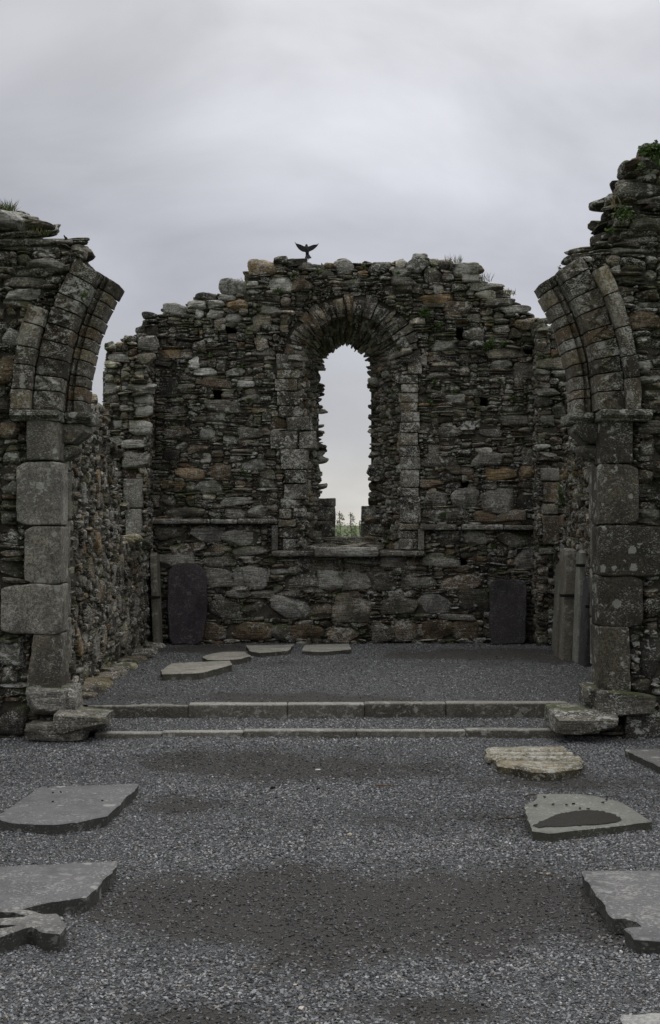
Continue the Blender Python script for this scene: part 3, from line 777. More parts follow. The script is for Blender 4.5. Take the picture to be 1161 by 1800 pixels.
#@@SIDES
# ------------------------------------------------------------------ chancel side walls
XL, XR = -2.45, 3.05
W_SIDE = (20, 30, 20, 10, 7, 2.2, 1.2, 4, 6, 7)
lw = thing('chancel_wall', 'rubble chancel side wall on the left, broken down to a tall stub', 'ruined wall', (XL, 15.2, 0))
prof_l = [(11.9, -.1), (11.9, 3.1), (13.0, 3.08), (13.7, 3.03), (14.4, 3.12), (15.0, 3.08), (15.4, 2.75), (15.9, 2.38), (16.1, 2.3), (16.15, 1.62), (17.2, 1.66), (18.15, 1.62), (18.55, 1.7), (18.58, 4.25), (19.1, 4.4), (19.1, -.1)]
sfl = plane((XL, 0, 0), (0, 1, 0), (0, 0, 1))
rg = np.random.default_rng(51)
preS = []
for px, py, ww, hh, k in ((158, 1090, .22, .24, 'tan'), (145, 1130, .3, .3, 'ochre'), (172, 1140, .3, .36, 'grey'), (186, 1130, .22, .3, 'tan'), (160, 1000, .24, .2, 'brown'), (178, 1040, .26, .22, 'brown'), (176, 850, .26, .22, 'ochre'), (205, 1010, .26, .3, 'light'), (220, 1120, .3, .3, 'tan'), (200, 900, .3, .2, 'grey'), (240, 1070, .3, .26, 'pale'), (172, 950, .2, .16, 'ochre'), (150, 870, .2, .2, 'light'), (215, 1060, .25, .3, 'grey')):
    D = XL * F / (px - CX); preS.append((D, H - (py - CY) * D / F, ww, hh, k))
cl = fill(11.95, 18.98, ZC - .1, 4.4, lambda U, V: poly_mask(prof_l, U, V), rg, sam_side, preS)
emit('rubble_facing', face_stones(cl, sfl, rg, wts=W_SIDE, prot=(-.03, .018), tint=.92), M_RUB, lw)
core_wall('wall_core', 11.9, 19.0, -.1, 4.4, lambda U, V: poly_mask(prof_l, U, V + .06), sfl, 0.58, lw, rec=.034, seed=11)
tl = walk([np.array((XL - .02, a, b)) for a, b in prof_l[1:13]], .18)
V, Q, C = cap_stones(tl, (-1, 0, 0), (.1, .3, .48), rg, wts=W_SIDE); mesh('capping_rubble', V, [Q], M_RUB, lw, C, sharp=40)
# broken end of the stub facing the nave
sS = DS / F
stub_l = [XZ(a, b, DS) for a, b in ((180, 960), (180, 720), (184, 650), (189, 602), (225, 592), (250, 580), (259, 580), (259, 960))]
bl = [(*XZ(217, 893, DS), *XZ(252, 841, DS)), (*XZ(221, 948, DS), *XZ(250, 894, DS))]
sfs = plane((0, DS, 0), (1, 0, 0), (0, 0, 1))
preT = [(*XZ(a, b, DS), c * sS, d * sS, k) for a, b, c, d, k in ((258, 603, 34, 24, 'grey'), (208, 628, 36, 14, 'light'), (256, 630, 28, 16, 'tan'), (250, 682, 44, 16, 'light'), (193, 680, 22, 20, 'pale'), (250, 702, 34, 16, 'light'), (252, 722, 30, 18, 'light'), (248, 752, 36, 22, 'light'), (204, 746, 20, 20, 'white'), (197, 700, 26, 14, 'mid'), (240, 810, 40, 22, 'grey'), (203, 775, 24, 12, 'light'), (235, 780, 40, 12, 'pale'))]
cl = fill(stub_l[0][0] - .02, stub_l[-1][0], 1.5, 4.6, lambda U, V: poly_mask(stub_l, U, V), rg, sam_rough, preT, [(a, c, b, d) for a, b, c, d in bl])
emit('broken_end', face_stones(cl, sfs, rg, wts=(12, 24, 24, 12, 6, 2, 2, 8, 4, 12), prot=(-.05, .09), tint=1.15), M_RUB, lw)
core_wall('stub_core', stub_l[0][0], stub_l[-1][0] - .08, 1.4, 4.6, lambda U, V: poly_mask(stub_l, U, V + .06), sfs, 0.65, lw, rec=.06, seed=12)
for i, (a, b, c, d) in enumerate(bl): block('jamb_block', (a, c, DS - .04, DS + .2, b + .004, d - .004), lw, 'grey', M_JAMB, seed=300 + i, r=.02)
# low footing stones along its base
rg = np.random.default_rng(52)
P = []; S = []
for k in range(15):
    D = 12.9 + k * .40; P.append((XL + .08 + rg.uniform(-.05, .05), D, ZC - .02)); S.append((rg.uniform(.12, .2), rg.uniform(.16, .26), rg.uniform(.05, .085)))
P = np.array(P); S = np.array(S); n = len(P)
A = axes_for((1, 0, 0), (0, 1, 0), (0, 0, 1), rg, n, .1, .06)
V, Q, C = stones(P, A, S, rcol(rg, n, (8, 30, 30, 8, 4, 0, 0, 2, 6, 12)), rg, T_M); mesh('footing', V, [Q], M_RUB, lw, C, sharp=40)

rw = thing('chancel_wall', 'rubble side wall on the right of the chancel with slabs propped along it', 'ruined wall', (XR, 15.2, 0))
prof_r = [(11.9, -.1), (11.9, 3.2), (14, 3.15), (16, 3.2), (17.3, 3.2), (17.7, 2.9), (17.85, 2.0), (17.9, 1.6), (18.76, 1.62), (18.8, 4.0), (19.1, 4.0), (19.1, -.1)]
sfr = plane((XR, 0, 0), (0, -1, 0), (0, 0, 1))
rg = np.random.default_rng(53)
cl = fill(-18.98, -11.95, ZC - .1, 4.1, lambda U, V: poly_mask(prof_r, -U, V), rg, sam_side, [], [(-18.45, -18.05, .92, 1.38)])
emit('rubble_facing', face_stones(cl, sfr, rg, wts=W_SIDE, prot=(-.02, .04), tint=.95), M_RUB, rw)
core_wall('wall_core', -19.0, -11.9, -.1, 4.1, lambda U, V: poly_mask(prof_r, -U, V + .06), sfr, 0.6, rw, rec=.05, seed=13, holes=[(-18.45, -18.05, .92, 1.38, .35)])
tl = walk([np.array((XR + .02, a, b)) for a, b in prof_r[1:9]], .18)
V, Q, C = cap_stones(tl, (1, 0, 0), (.1, .3, .5), rg); mesh('capping_rubble', V, [Q], M_RUB, rw, C, sharp=40)
DR = 18.6; sR = DR / F
stub_r = [XZ(a, b, DR) for a, b in ((946, 1140), (945, 560), (960, 566), (982, 582), (1002, 606), (1012, 650), (1040, 740), (1040, 1140))]
sfs = plane((0, DR, 0), (1, 0, 0), (0, 0, 1))
preT = [(*XZ(a, b, DR), c * sR, d * sR, k) for a, b, c, d, k in ((969, 638, 48, 18, 'tan'), (955, 655, 24, 14, 'light'), (982, 655, 26, 12, 'pale'), (965, 690, 40, 12, 'grey'), (962, 735, 26, 16, 'light'), (965, 755, 34, 14, 'mid'), (955, 785, 26, 8, 'pale'), (962, 800, 28, 8, 'pale'), (955, 706, 22, 16, 'dark'), (985, 720, 22, 22, 'grey'), (962, 580, 30, 10, 'mid'))]
ja = [(954, 984, 847, 884, 'brown'), (953, 982, 885, 905, 'tan'), (954, 984, 906, 958, 'brown'), (950, 984, 822, 846, 'grey')]
cl = fill(stub_r[0][0], stub_r[-1][0], ZC - .1, 4.8, lambda U, V: poly_mask(stub_r, U, V), rg, sam_rough, preT, [(*(XZ(a, d, DR)[0], XZ(b, d, DR)[0], XZ(a, d, DR)[1], XZ(a, c, DR)[1]),) for a, b, c, d, k in ja])
emit('broken_end', face_stones(cl, sfs, rg, wts=(12, 24, 24, 12, 6, 2, 2, 6, 6, 10), prot=(-.05, .09)), M_RUB, rw)
core_wall('stub_core', stub_r[0][0] + .06, stub_r[-1][0], -.1, 4.8, lambda U, V: poly_mask(stub_r, U, V + .06), sfs, 0.45, rw, rec=.06, seed=14)
sfe = plane((stub_r[1][0], 0, 0), (0, -1, 0), (0, 0, 1))
cl = fill(-18.98, -DR, ZC - .1, 4.66, lambda U, V: np.ones(U.shape, bool), rg, sam_rough)
emit('stub_flank', face_stones(cl, sfe, rg, wts=W_SIDE, prot=(-.02, .03)), M_RUB, rw)
for i, (a, b, c, d, k) in enumerate(ja):
    p = XZ(a, d, DR); q = XZ(b, c, DR); block('jamb_block', (p[0], q[0], DR - .03, DR + .2, p[1] + .004, q[1] - .004), rw, k, M_ARCH, seed=320 + i, r=.018)
p = XZ(948, 974, DR); q = XZ(984, 963, DR); block('string_course', (p[0], q[0] , DR - .1, DR + .1, p[1], q[1]), rw, 'grey', M_RUB, seed=330, r=.02)
p = XZ(983, 927, 18.2); q = XZ(997, 905, 18.2); block('corbel', (p[0], q[0] + .1, 17.9, 18.2, p[1], q[1]), rw, 'rust', M_ARCH, seed=331, r=.03)

#@@ARCH
# ------------------------------------------------------------------ the two broken halves of the chancel arch
aX = lambda px: (px - CX) * DA / F
aZ = lambda py: H - (py - CY) * DA / F
ZS = aZ(721)      # springing
AXC = -0.005
W_ARCH = (30, 34, 16, 14, 6, 0.4, 1.2, 1.2, 1, 2)
def chev(t, s):
    z = 0.28 + 0.44 * np.abs(2 * s - 1)
    return 0.020 * np.clip(1 - np.abs(t - z) / 0.15, 0, 1) - 0.012 * np.clip(1 - np.abs(t - z - .28) / 0.1, 0, 1)
def roll(t, s): return -0.05 * np.clip(1 - np.abs(t - 0.46) / 0.09, 0, 1) - 0.04 * np.clip(1 - np.abs(t - 0.68) / 0.07, 0, 1) - .045 * np.clip(1 - t / .3, 0, 1) ** 1.5
def hood(t, s): return 0.04 * (1 - t) * 0 + 0.035 * np.clip(1 - np.abs(t - 0.3) / 0.35, 0, 1)
def order(root, name, side, r0, r1, amax, y0, y1, relief, cnt, seed, cols, nr=12, amp=0.010, ragged=0.0):
    """a carved ring of the arch: part > voussoir sub-parts"""
    o = None; angs = np.linspace(0, amax, cnt + 1); rgx = np.random.default_rng(seed)
    angs[1:-1] += rgx.uniform(-.18, .18, cnt - 1) * amax / cnt
    for i in range(cnt):
        a0, a1 = math.radians(angs[i]), math.radians(angs[i + 1])
        if side < 0: a0, a1 = PI - a0, PI - a1
        jy = rgx.uniform(-.005, .005); jr = rgx.uniform(-.007, .007)
        V, Q = arc_stone(AXC, ZS, r0 + jr, r1 + jr * .5, a0, a1, y0 + jy, y1, seed * 50 + i, amp, na=10, nr=nr, ny=5, gap=.0022, face=relief, bev=.005)
        c = one(cols[i % len(cols)], lic=rgx.uniform(.1, .6)) * np.array([.76, .71, .62, 1])
        if o is None: o = mesh(name, V, [Q], M_ARCH, root, c, sharp=40)
        else: mesh('voussoir', V, [Q], M_ARCH, o, c, sharp=40)
    return o
def arch_half(side):
    L = side < 0
    root = thing('arch_wall', 'left half of the broken carved arch with its rubble wall, big rock on top' if L else 'right half of the broken carved arch with its rubble wall rising high', 'ruined wall', (side * 2.5, DA + .3, 0))
    rg = np.random.default_rng(61 if L else 62)
    if L:
        op = [(-520, 1310), (-520, 120), (-300, 210), (-120, 300), (-40, 345), (0, 378), (50, 382), (62, 406), (114, 414), (120, 430), (150, 452), (172, 462), (196, 474), (211, 492), (211, 500), (150, 700), (105, 730), (105, 1310)]
    else:
        op = [(950, 494), (972, 472), (1018, 452), (1036, 446), (1050, 420), (1082, 404), (1078, 374), (1100, 346), (1098, 332), (1126, 318), (1124, 300), (1144, 292), (1142, 268), (1160, 252), (1200, 240), (1196, 180), (1182, 150), (1240, 90), (1260, 20), (1400, -120), (1680, -220), (1680, 1310), (1052, 1310), (1052, 730), (1008, 700)]
    poly = [(aX(a), aZ(b)) for a, b in op]
    xin = 2.25
    r_mid0, r_mid1 = (2.25, 2.475)
    hood0, hood1, hmax = (2.485, 2.655, 19.5) if L else (2.478, 2.605, 27.7)
    def circ(U, V, r): return ((U - AXC) ** 2 + (V - ZS) ** 2) > r * r
    def angle(U, V): return np.degrees(np.arctan2(V - ZS, np.abs(U - AXC)))
    def mask(U, V):
        m = poly_mask(poly, U, V)
        up = V > ZS
        hd = up & (angle(U, V) < hmax)
        return m & (~up | (circ(U, V, r_mid1 + .0))) & (~hd | circ(U, V, hood1))
    def cmask(U, V):
        return poly_mask(poly, U, V + .05) & ((V < ZS) & (np.abs(U) > xin + .12) | (V >= ZS) & circ(U, V, 2.34))
    if L:
        blk = [(50, 106, 741, 809, 'grey'), (31, 106, 812, 923, 'light'), (46, 107, 925, 1026, 'grey'), (4, 107, 1028, 1114, 'grey'), (53, 107, 1115, 1222, 'mid')]
        pre = [(20, 590, 34, 26, 'light'), (10, 650, 40, 40, 'rust'), (15, 757, 40, 26, 'brown'), (18, 805, 30, 22, 'mid'), (15, 855, 30, 24, 'grey'), (18, 1000, 44, 30, 'dark'), (20, 1150, 46, 40, 'grey'), (16, 1188, 36, 26, 'mid'), (60, 478, 70, 14, 'mid'), (80, 466, 60, 20, 'grey'), (40, 516, 60, 16, 'light'), (50, 421, 130, 14, 'mid'), (55, 435, 110, 12, 'dark'), (30, 530, 50, 12, 'mid'), (40, 495, 80, 16, 'mid'), (20, 1265, 50, 60, 'dark'), (-60, 600, 60, 30, 'mid'), (-80, 900, 60, 50, 'grey')]
        hs = 1
    else:
        blk = [(1053, 1112, 732, 815, 'dark'), (1050, 1121, 817, 922, 'mid'), (1050, 1175, 925, 1012, 'dark'), (1052, 1129, 1013, 1101, 'dark'), (1052, 1106, 1102, 1222, 'mid')]
        pre = [(1138, 563, 54, 24, 'brown'), (1130, 335, 70, 26, 'green'), (1125, 420, 60, 12, 'mid'), (1110, 440, 70, 14, 'grey'), (1140, 395, 60, 20, 'green'), (1145, 750, 40, 22, 'mid'), (1140, 905, 50, 22, 'grey'), (1148, 1152, 46, 76, 'dark'), (1140, 860, 36, 22, 'dark'), (1135, 640, 30, 14, 'pale'), (1140, 535, 50, 12, 'mid'), (1085, 472, 24, 12, 'pale'), (1190, 500, 50, 30, 'mid'), (1136, 1272, 62, 52, 'dark'), (1150, 350, 60, 12, 'mid'), (1135, 668, 26, 10, 'pale'), (1148, 285, 34, 20, 'dark')]
    s = DA / F
    pres = [(aX(a), aZ(b), c * s, d * s, k) for a, b, c, d, k in pre]
    blocked = [(aX(a) - .006, aX(b) + .02, aZ(d), aZ(c)) for a, b, c, d, k in blk]
    blocked.append((min(side * 1.9, side * 2.62), max(side * 1.9, side * 2.62), ZS - .10, ZS + .02))
    blocked.append((min(side * 1.9, side * 2.29), max(side * 1.9, side * 2.29), -.1, ZS - .1))
    sf = plane((0, DA, 0), (1, 0, 0), (0, 0, 1))
    us = [p[0] for p in poly]; vs = [p[1] for p in poly]
    u0, u1, v1 = min(us), max(us), max(vs)
    cl = fill(u0, u1, -.06, v1 + .02, mask, rg, sam_big, pres, blocked)
    emit('rubble_facing', face_stones(cl, sf, rg, depth=(.08, .15), prot=(-.03, .035), wts=W_ARCH, tint=.92), M_RUB, root)
    core_wall('wall_core', u0, u1, -.1, v1, cmask, sf, 0.46, root, rec=.07, seed=20 + side, cell=.035)
    line = [np.array((aX(a), DA, aZ(b))) for a, b in (op[2:11] if L else op[3:15])]
    V, Q, C = cap_stones(walk(line, .15), (0, 1, 0), (.2, .42), rg, size=(.14, .045), wts=W_ARCH); mesh('capping_rubble', V, [Q], M_RUB, root, C, sharp=40)
    # dressed pier blocks with a worn bevel on the inner arris
    for i, (a, b, c, d, k) in enumerate(blk):
        x0, x1 = sorted((aX(a), aX(b)))
        if L: x1 = -xin - (0.0 if i != 0 else .02)
        else: x0 = xin + (0.02 if i == 0 else 0)
        z0, z1 = aZ(d) - .002, aZ(c) + .002
        def tp(V, hs, i=i, x=side):
            V = V.copy()
            inn = (V[:, 0] * -x) / hs[0]; frn = -V[:, 1] / hs[1]
            # bevel: push back the front-inner arris
            dx = np.clip(V[:, 0] * -x - (hs[0] - .06), 0, 1)
            V[:, 1] += np.where(frn > .6, dx * 0.8, 0)
            if i in (1, 3, 2): # rounded outer corners
                o = np.clip(-inn - .55, 0, 1); V[:, 2] *= 1 - .32 * o
            if i == 4:
                V[:, 0] += x * -0.03 * np.clip(-inn, 0, 1) * np.clip(V[:, 2] / hs[2], -1, 1) * (1 if L else .3)
            return V
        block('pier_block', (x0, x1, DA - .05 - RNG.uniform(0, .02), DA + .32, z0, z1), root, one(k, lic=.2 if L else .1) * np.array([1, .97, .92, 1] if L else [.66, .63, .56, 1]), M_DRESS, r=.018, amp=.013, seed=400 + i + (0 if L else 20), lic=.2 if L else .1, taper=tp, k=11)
    # rear half of the jamb, roughly squared
    for i in range(6):
        z0 = .15 + i * .42; x0, x1 = sorted((side * (xin - RNG.uniform(-.03, .015)), side * (xin + .25)))
        block('jamb_block', (x0, x1, DA + .30, DA + .47, z0, z0 + .415), root, 'mid', M_DRESS, seed=430 + i + (0 if L else 20), r=.02)
    # imposts and corbel
    def imp(x0, x1, y0, sd):
        x0, x1 = sorted((x0, x1))
        def tp(V, hs):
            V = V.copy(); V[:, 1] += np.where(V[:, 2] < 0, np.clip(-V[:, 1] / hs[1], 0, 1) * .05, 0); return V
        return block('impost', (x0, x1, y0, DA + .58, ZS - .095, ZS - .004), root, 'green', M_RUB, r=.018, amp=.007, seed=sd, lic=.3, taper=tp)
    imp(side * 2.25, side * (2.66 if L else 2.68), DA - .13, 450 + side); imp(side * 2.03, side * 2.245, DA + .12, 452 + side)
    def cb(V, hs):
        V = V.copy(); inn = np.clip(V[:, 0] * -side / hs[0], 0, 1); V[:, 0] += side * .1 * inn * np.clip(-V[:, 2] / hs[2], -.2, 1); return V
    x0, x1 = sorted((side * 2.10, side * 2.30)); block('capital', (x0, x1, DA + .17, DA + .55, ZS - .27, ZS - .098), root, 'mid', M_ARCH, r=.03, seed=455 + side, amp=.012, taper=cb)
    x0, x1 = sorted((side * 2.17, side * 2.30)); block('corbel', (x0, x1, DA + .2, DA + .55, ZS - .40, ZS - .275), root, 'mid', M_RUB, r=.03, seed=456 + side, amp=.012, taper=cb)
    # rings
    order(root, 'inner_order', side, 2.10, 2.32, 31.5, DA + .21, DA + .58, roll, 11, 71 + side, ['mid', 'brown', 'mid', 'mid', 'tan'], nr=22)
    order(root, 'chevron_order', side, r_mid0, r_mid1, 31 if L else 31.5, DA - .02, DA + .34, chev, 9, 75 + side, ['mid', 'mid', 'dark', 'mid', 'brown'], nr=18)
    order(root, 'hood_mould', side, hood0, hood1, hmax, DA - .085, DA + .2, hood, 5 if L else 5, 79 + side, ['tan', 'mid', 'mid', 'grey'], nr=8)
    # footings
    if L:
        F_ = [(42, 112, 1213, 1258, -.14, .35, 'grey'), (104, 132, 1212, 1252, -.06, .3, 'grey'), (92, 180, 1258, 1287, -.32, .25, 'mid'), (42, 145, 1275, 1303, -.28, .2, 'mid')]
    else:
        F_ = [(1032, 1060, 1210, 1240, -.05, .3, 'mid'), (1052, 1152, 1221, 1258, -.18, .3, 'mid'), (981, 1086, 1257, 1292, -.36, .3, 'mid'), (1102, 1176, 1246, 1302, -.09, .2, 'dark')]
    for i, (a, b, c, d, ya, yb, k) in enumerate(F_):
        sc = (DA + ya) / F
        x0, x1 = (a - CX) * sc, (b - CX) * sc; z0, z1 = max(-.05, H - (d - CY) * sc), H - (c - CY) * sc
        rq = np.random.default_rng(700 + i + (0 if L else 9))
        V, Q, C = stones(np.array([[(x0 + x1) / 2, DA + (ya + yb) / 2, (z0 + z1) / 2]]), axes_for((1, 0, 0), (0, 0, 1), (0, -1, 0), rq, 1, .02, .03), np.array([[(x1 - x0) / 2 * 1.04, (z1 - z0) / 2 * 1.1, (yb - ya) / 2]]),
                         np.array([one(k, lic=.3)]), rq, cube_grid(26, 14, 18), n_lo=11, n_hi=16, clip=4, wav=.018, clo=.98)
        mesh('footing_block', V, [Q], M_RUB, root, C, sharp=28)
    return root
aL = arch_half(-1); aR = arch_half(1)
rg = np.random.default_rng(63)
p = at(24, 393, DA + .1); V, Q, C = stones(np.array([p]), axes_for((1, 0, 0), (0, 0, 1), (0, -1, 0), rg, 1), np.array([[.19, .088, .2]]), np.array([one('light', lic=.3)]), rg, cube_grid(20, 14, 12), clip=4, wav=.05)
mesh('capstone', V, [Q], M_RUB, aL, C, sharp=40)

#@@OBJECTS
# ------------------------------------------------------------------ steps
def step(name, label, breaks, D, z0, z1s, depth, seed, cols):
    root = thing(name, label, 'step', (0, D, 0))
    sc = D / F; bow = lambda px: 0.0
    for i, (a, b) in enumerate(zip(breaks[:-1], breaks[1:])):
        zt = z1s[i]
        kc = one(cols[i % len(cols)], lic=.3); kc[:3] *= .9
        o = block('kerb_stone', ((a - CX) * sc + .001, (b - CX) * sc - .001, D + RNG.uniform(-.012, .012), D + depth, z0, zt + RNG.uniform(-.006, .006)), root, kc, M_KERB, r=.014, amp=.004, seed=seed + i, k=5)
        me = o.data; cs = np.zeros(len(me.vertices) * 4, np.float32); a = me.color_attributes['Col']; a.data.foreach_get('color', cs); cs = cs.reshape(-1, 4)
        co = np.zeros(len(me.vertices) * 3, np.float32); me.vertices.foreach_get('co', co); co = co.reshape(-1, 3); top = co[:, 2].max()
        cs[(co[:, 2] < top - .014), :3] *= np.array([.5, .48, .43]); a.data.foreach_set('color', cs.ravel())      # riser coloured darker than the top, everywhere below the upper edge
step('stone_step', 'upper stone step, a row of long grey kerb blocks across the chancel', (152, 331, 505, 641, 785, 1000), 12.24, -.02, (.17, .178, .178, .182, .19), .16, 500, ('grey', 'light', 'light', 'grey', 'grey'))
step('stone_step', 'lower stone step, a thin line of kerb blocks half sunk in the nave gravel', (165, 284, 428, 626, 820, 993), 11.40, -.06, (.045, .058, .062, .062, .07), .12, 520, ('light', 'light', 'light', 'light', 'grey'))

# ------------------------------------------------------------------ flat slabs
def slab(name, label, cat, pts, z0, z1, color, mat, group=None, seed=0, amp=.004, zf=None, lic=.3, wob=.011, bev=.008):
    """pts: world XY outline (any winding); a bevelled stone plate with worn edges"""
    pts = [np.array(p, float) for p in pts]
    area = sum(a[0] * b[1] - b[0] * a[1] for a, b in zip(pts, pts[1:] + pts[:1]))
    if area < 0: pts = pts[::-1]
    P = []
    for a, b in zip(pts, pts[1:] + pts[:1]):
        k = max(1, int(np.linalg.norm(b - a) / .035)); P += [a + (b - a) * t / k for t in range(k)]
    P = np.array(P); rgx = np.random.default_rng(seed)
    P3 = np.column_stack([P, np.zeros(len(P))]); P = P + np.stack([noise3(P3, 18, rgx), noise3(P3, 18, rgx)], 1) * wob
    c = P.mean(0); n = len(P)
    nx = np.roll(P, -1, 0) - np.roll(P, 1, 0); nrm = np.stack([nx[:, 1], -nx[:, 0]], 1); nrm /= np.linalg.norm(nrm, axis=1, keepdims=True) + 1e-9
    rings = [(0.0, z0), (-.0, z0 + (z1 - z0) * .45), (.004, z1 - bev), (-bev, z1)]
    V = []
    for i, (o, z) in enumerate(rings):
        Q = P + nrm * (o + (noise3(np.column_stack([P, np.full(n, z * 9)]), 30, rgx) * (.005 if i < 3 else .003)))[:, None]
        zz = np.full(n, z) + noise3(P3, 4, np.random.default_rng(seed + 1)) * amp * (1 if i >= 2 else .2)
        V.append(np.column_stack([Q, zz]))
    V = np.concatenate(V); F = []
    for i in range(3):
        a = np.arange(n) + i * n; b = np.roll(np.arange(n), -1) + i * n; F.append(np.stack([a, b, b + n, a + n], 1))
    F.append(list(range(3 * n, 4 * n)))
    org = (c[0], c[1], z0)
    cc = one(color, lic=lic) if isinstance(color, str) else np.array(color)
    cc = np.tile(cc, (len(V), 1)); cc[:3 * n] *= np.array([.46, .46, .41, .6])       # broken flanks, coloured evenly darker than the tops
    V = np.concatenate([V, V[2 * n:3 * n] + np.array([0, 0, .0005])]); cc = np.concatenate([cc, cc[3 * n:4 * n]])
    a = np.arange(n); b = np.roll(a, -1); F[2] = np.stack([a + 4 * n, b + 4 * n, b + 3 * n, a + 3 * n], 1)
    o = mesh(name, V, F, mat, None, cc, sharp=35, origin=org, smooth=True)
    tag(o, label, cat, group); return o
SLATE = [.112, .110, .114, .05]
GS = 'grave slabs lying in the nave gravel'
g_ = lambda pts, z: [G(a, b, z) for a, b in pts]
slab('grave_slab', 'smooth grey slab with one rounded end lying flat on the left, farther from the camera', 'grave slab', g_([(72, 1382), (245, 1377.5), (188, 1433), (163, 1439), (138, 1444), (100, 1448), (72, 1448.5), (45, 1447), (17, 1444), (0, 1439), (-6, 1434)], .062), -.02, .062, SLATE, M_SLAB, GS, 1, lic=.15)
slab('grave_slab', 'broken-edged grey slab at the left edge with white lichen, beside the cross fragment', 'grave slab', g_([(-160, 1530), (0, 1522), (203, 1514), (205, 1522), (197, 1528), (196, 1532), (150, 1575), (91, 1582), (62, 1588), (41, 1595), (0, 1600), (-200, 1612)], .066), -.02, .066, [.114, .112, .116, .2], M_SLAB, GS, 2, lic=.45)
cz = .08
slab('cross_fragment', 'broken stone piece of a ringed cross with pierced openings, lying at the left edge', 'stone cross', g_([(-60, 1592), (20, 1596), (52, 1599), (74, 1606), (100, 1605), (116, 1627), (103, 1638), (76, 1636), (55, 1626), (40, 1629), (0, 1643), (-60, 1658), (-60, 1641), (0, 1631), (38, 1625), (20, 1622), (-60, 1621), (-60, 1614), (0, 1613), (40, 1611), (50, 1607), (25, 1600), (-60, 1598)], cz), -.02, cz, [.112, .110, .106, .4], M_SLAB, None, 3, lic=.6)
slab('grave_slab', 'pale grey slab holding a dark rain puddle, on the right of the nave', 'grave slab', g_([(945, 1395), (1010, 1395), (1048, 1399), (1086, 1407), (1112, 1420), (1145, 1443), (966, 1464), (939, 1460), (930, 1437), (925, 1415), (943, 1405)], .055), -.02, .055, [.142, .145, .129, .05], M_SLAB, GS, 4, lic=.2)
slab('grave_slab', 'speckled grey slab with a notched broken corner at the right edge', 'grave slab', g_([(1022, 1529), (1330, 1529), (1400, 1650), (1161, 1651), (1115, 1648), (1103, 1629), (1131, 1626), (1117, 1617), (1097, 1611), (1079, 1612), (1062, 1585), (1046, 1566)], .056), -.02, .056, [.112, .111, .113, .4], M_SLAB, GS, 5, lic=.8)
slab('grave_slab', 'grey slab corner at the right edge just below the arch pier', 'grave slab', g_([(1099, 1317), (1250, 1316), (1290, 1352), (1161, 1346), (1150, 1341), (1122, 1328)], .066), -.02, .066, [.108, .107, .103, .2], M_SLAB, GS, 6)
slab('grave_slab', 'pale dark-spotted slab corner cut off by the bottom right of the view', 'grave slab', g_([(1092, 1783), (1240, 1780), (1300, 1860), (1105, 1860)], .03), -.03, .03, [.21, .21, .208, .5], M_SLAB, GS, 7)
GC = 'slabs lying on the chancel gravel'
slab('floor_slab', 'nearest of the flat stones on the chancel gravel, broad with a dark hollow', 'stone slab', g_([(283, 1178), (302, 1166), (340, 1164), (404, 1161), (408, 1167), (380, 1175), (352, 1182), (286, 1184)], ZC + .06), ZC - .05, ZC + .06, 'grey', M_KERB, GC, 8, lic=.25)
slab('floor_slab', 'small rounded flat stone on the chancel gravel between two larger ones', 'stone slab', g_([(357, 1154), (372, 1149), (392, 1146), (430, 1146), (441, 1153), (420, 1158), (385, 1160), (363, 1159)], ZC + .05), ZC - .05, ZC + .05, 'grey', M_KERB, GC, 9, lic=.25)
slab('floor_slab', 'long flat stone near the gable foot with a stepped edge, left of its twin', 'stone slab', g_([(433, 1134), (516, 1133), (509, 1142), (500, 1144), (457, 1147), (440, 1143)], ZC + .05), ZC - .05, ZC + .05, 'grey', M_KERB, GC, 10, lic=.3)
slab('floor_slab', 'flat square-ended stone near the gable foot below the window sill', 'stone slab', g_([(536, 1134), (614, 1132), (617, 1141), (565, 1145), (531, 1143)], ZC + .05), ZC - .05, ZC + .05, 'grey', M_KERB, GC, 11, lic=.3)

# carved weathered stone with roll mouldings
def carved():
    root = thing('carved_stone', 'weathered yellowish carved stone block with moulded grooves, on the gravel right of centre', 'carved stone', (*G(938, 1335, 0), 0))
    pts = [(854, 1314), (920, 1312), (994, 1312), (1000, 1323), (1025, 1333), (1023, 1345), (973, 1353), (936, 1353), (897, 1345), (874, 1342), (873, 1334), (862, 1329)]
    w_ = [np.array(G(a, b, .07)) for a, b in pts]
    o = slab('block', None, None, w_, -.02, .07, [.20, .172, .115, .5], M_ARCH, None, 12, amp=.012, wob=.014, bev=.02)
    def put(o):
        M = o.location.copy(); o.parent = root; o.location = M - root.location; ORG[o.name] = ORG[root.name]
    put(o)
    for i, (a, b) in enumerate((((868, 1319), (998, 1318)), ((872, 1326), (1008, 1325)), ((884, 1335), (1022, 1334)))):
        p, q = G(*a, .075), G(*b, .075)
        V, Q = rblock(p[0], q[0], p[1] - .045, p[1] + .03, .03, .085 + .006 * i, r=.03, amp=.009, seed=600 + i, k=9)
        mesh('moulding', V, [Q], M_ARCH, root, one('tan', lic=.5), sharp=45)
    p = G(868, 1333, .05); V, Q, C = stones(np.array([[p[0], p[1] - .0, .05]]), axes_for((1, 0, 0), (0, 0, 1), (0, -1, 0), RNG, 1), np.array([[.075, .035, .07]]), np.array([one('tan', lic=.4)]), RNG, T_M)
    mesh('knot_carving', V, [Q], M_ARCH, root, C, sharp=40)
carved()

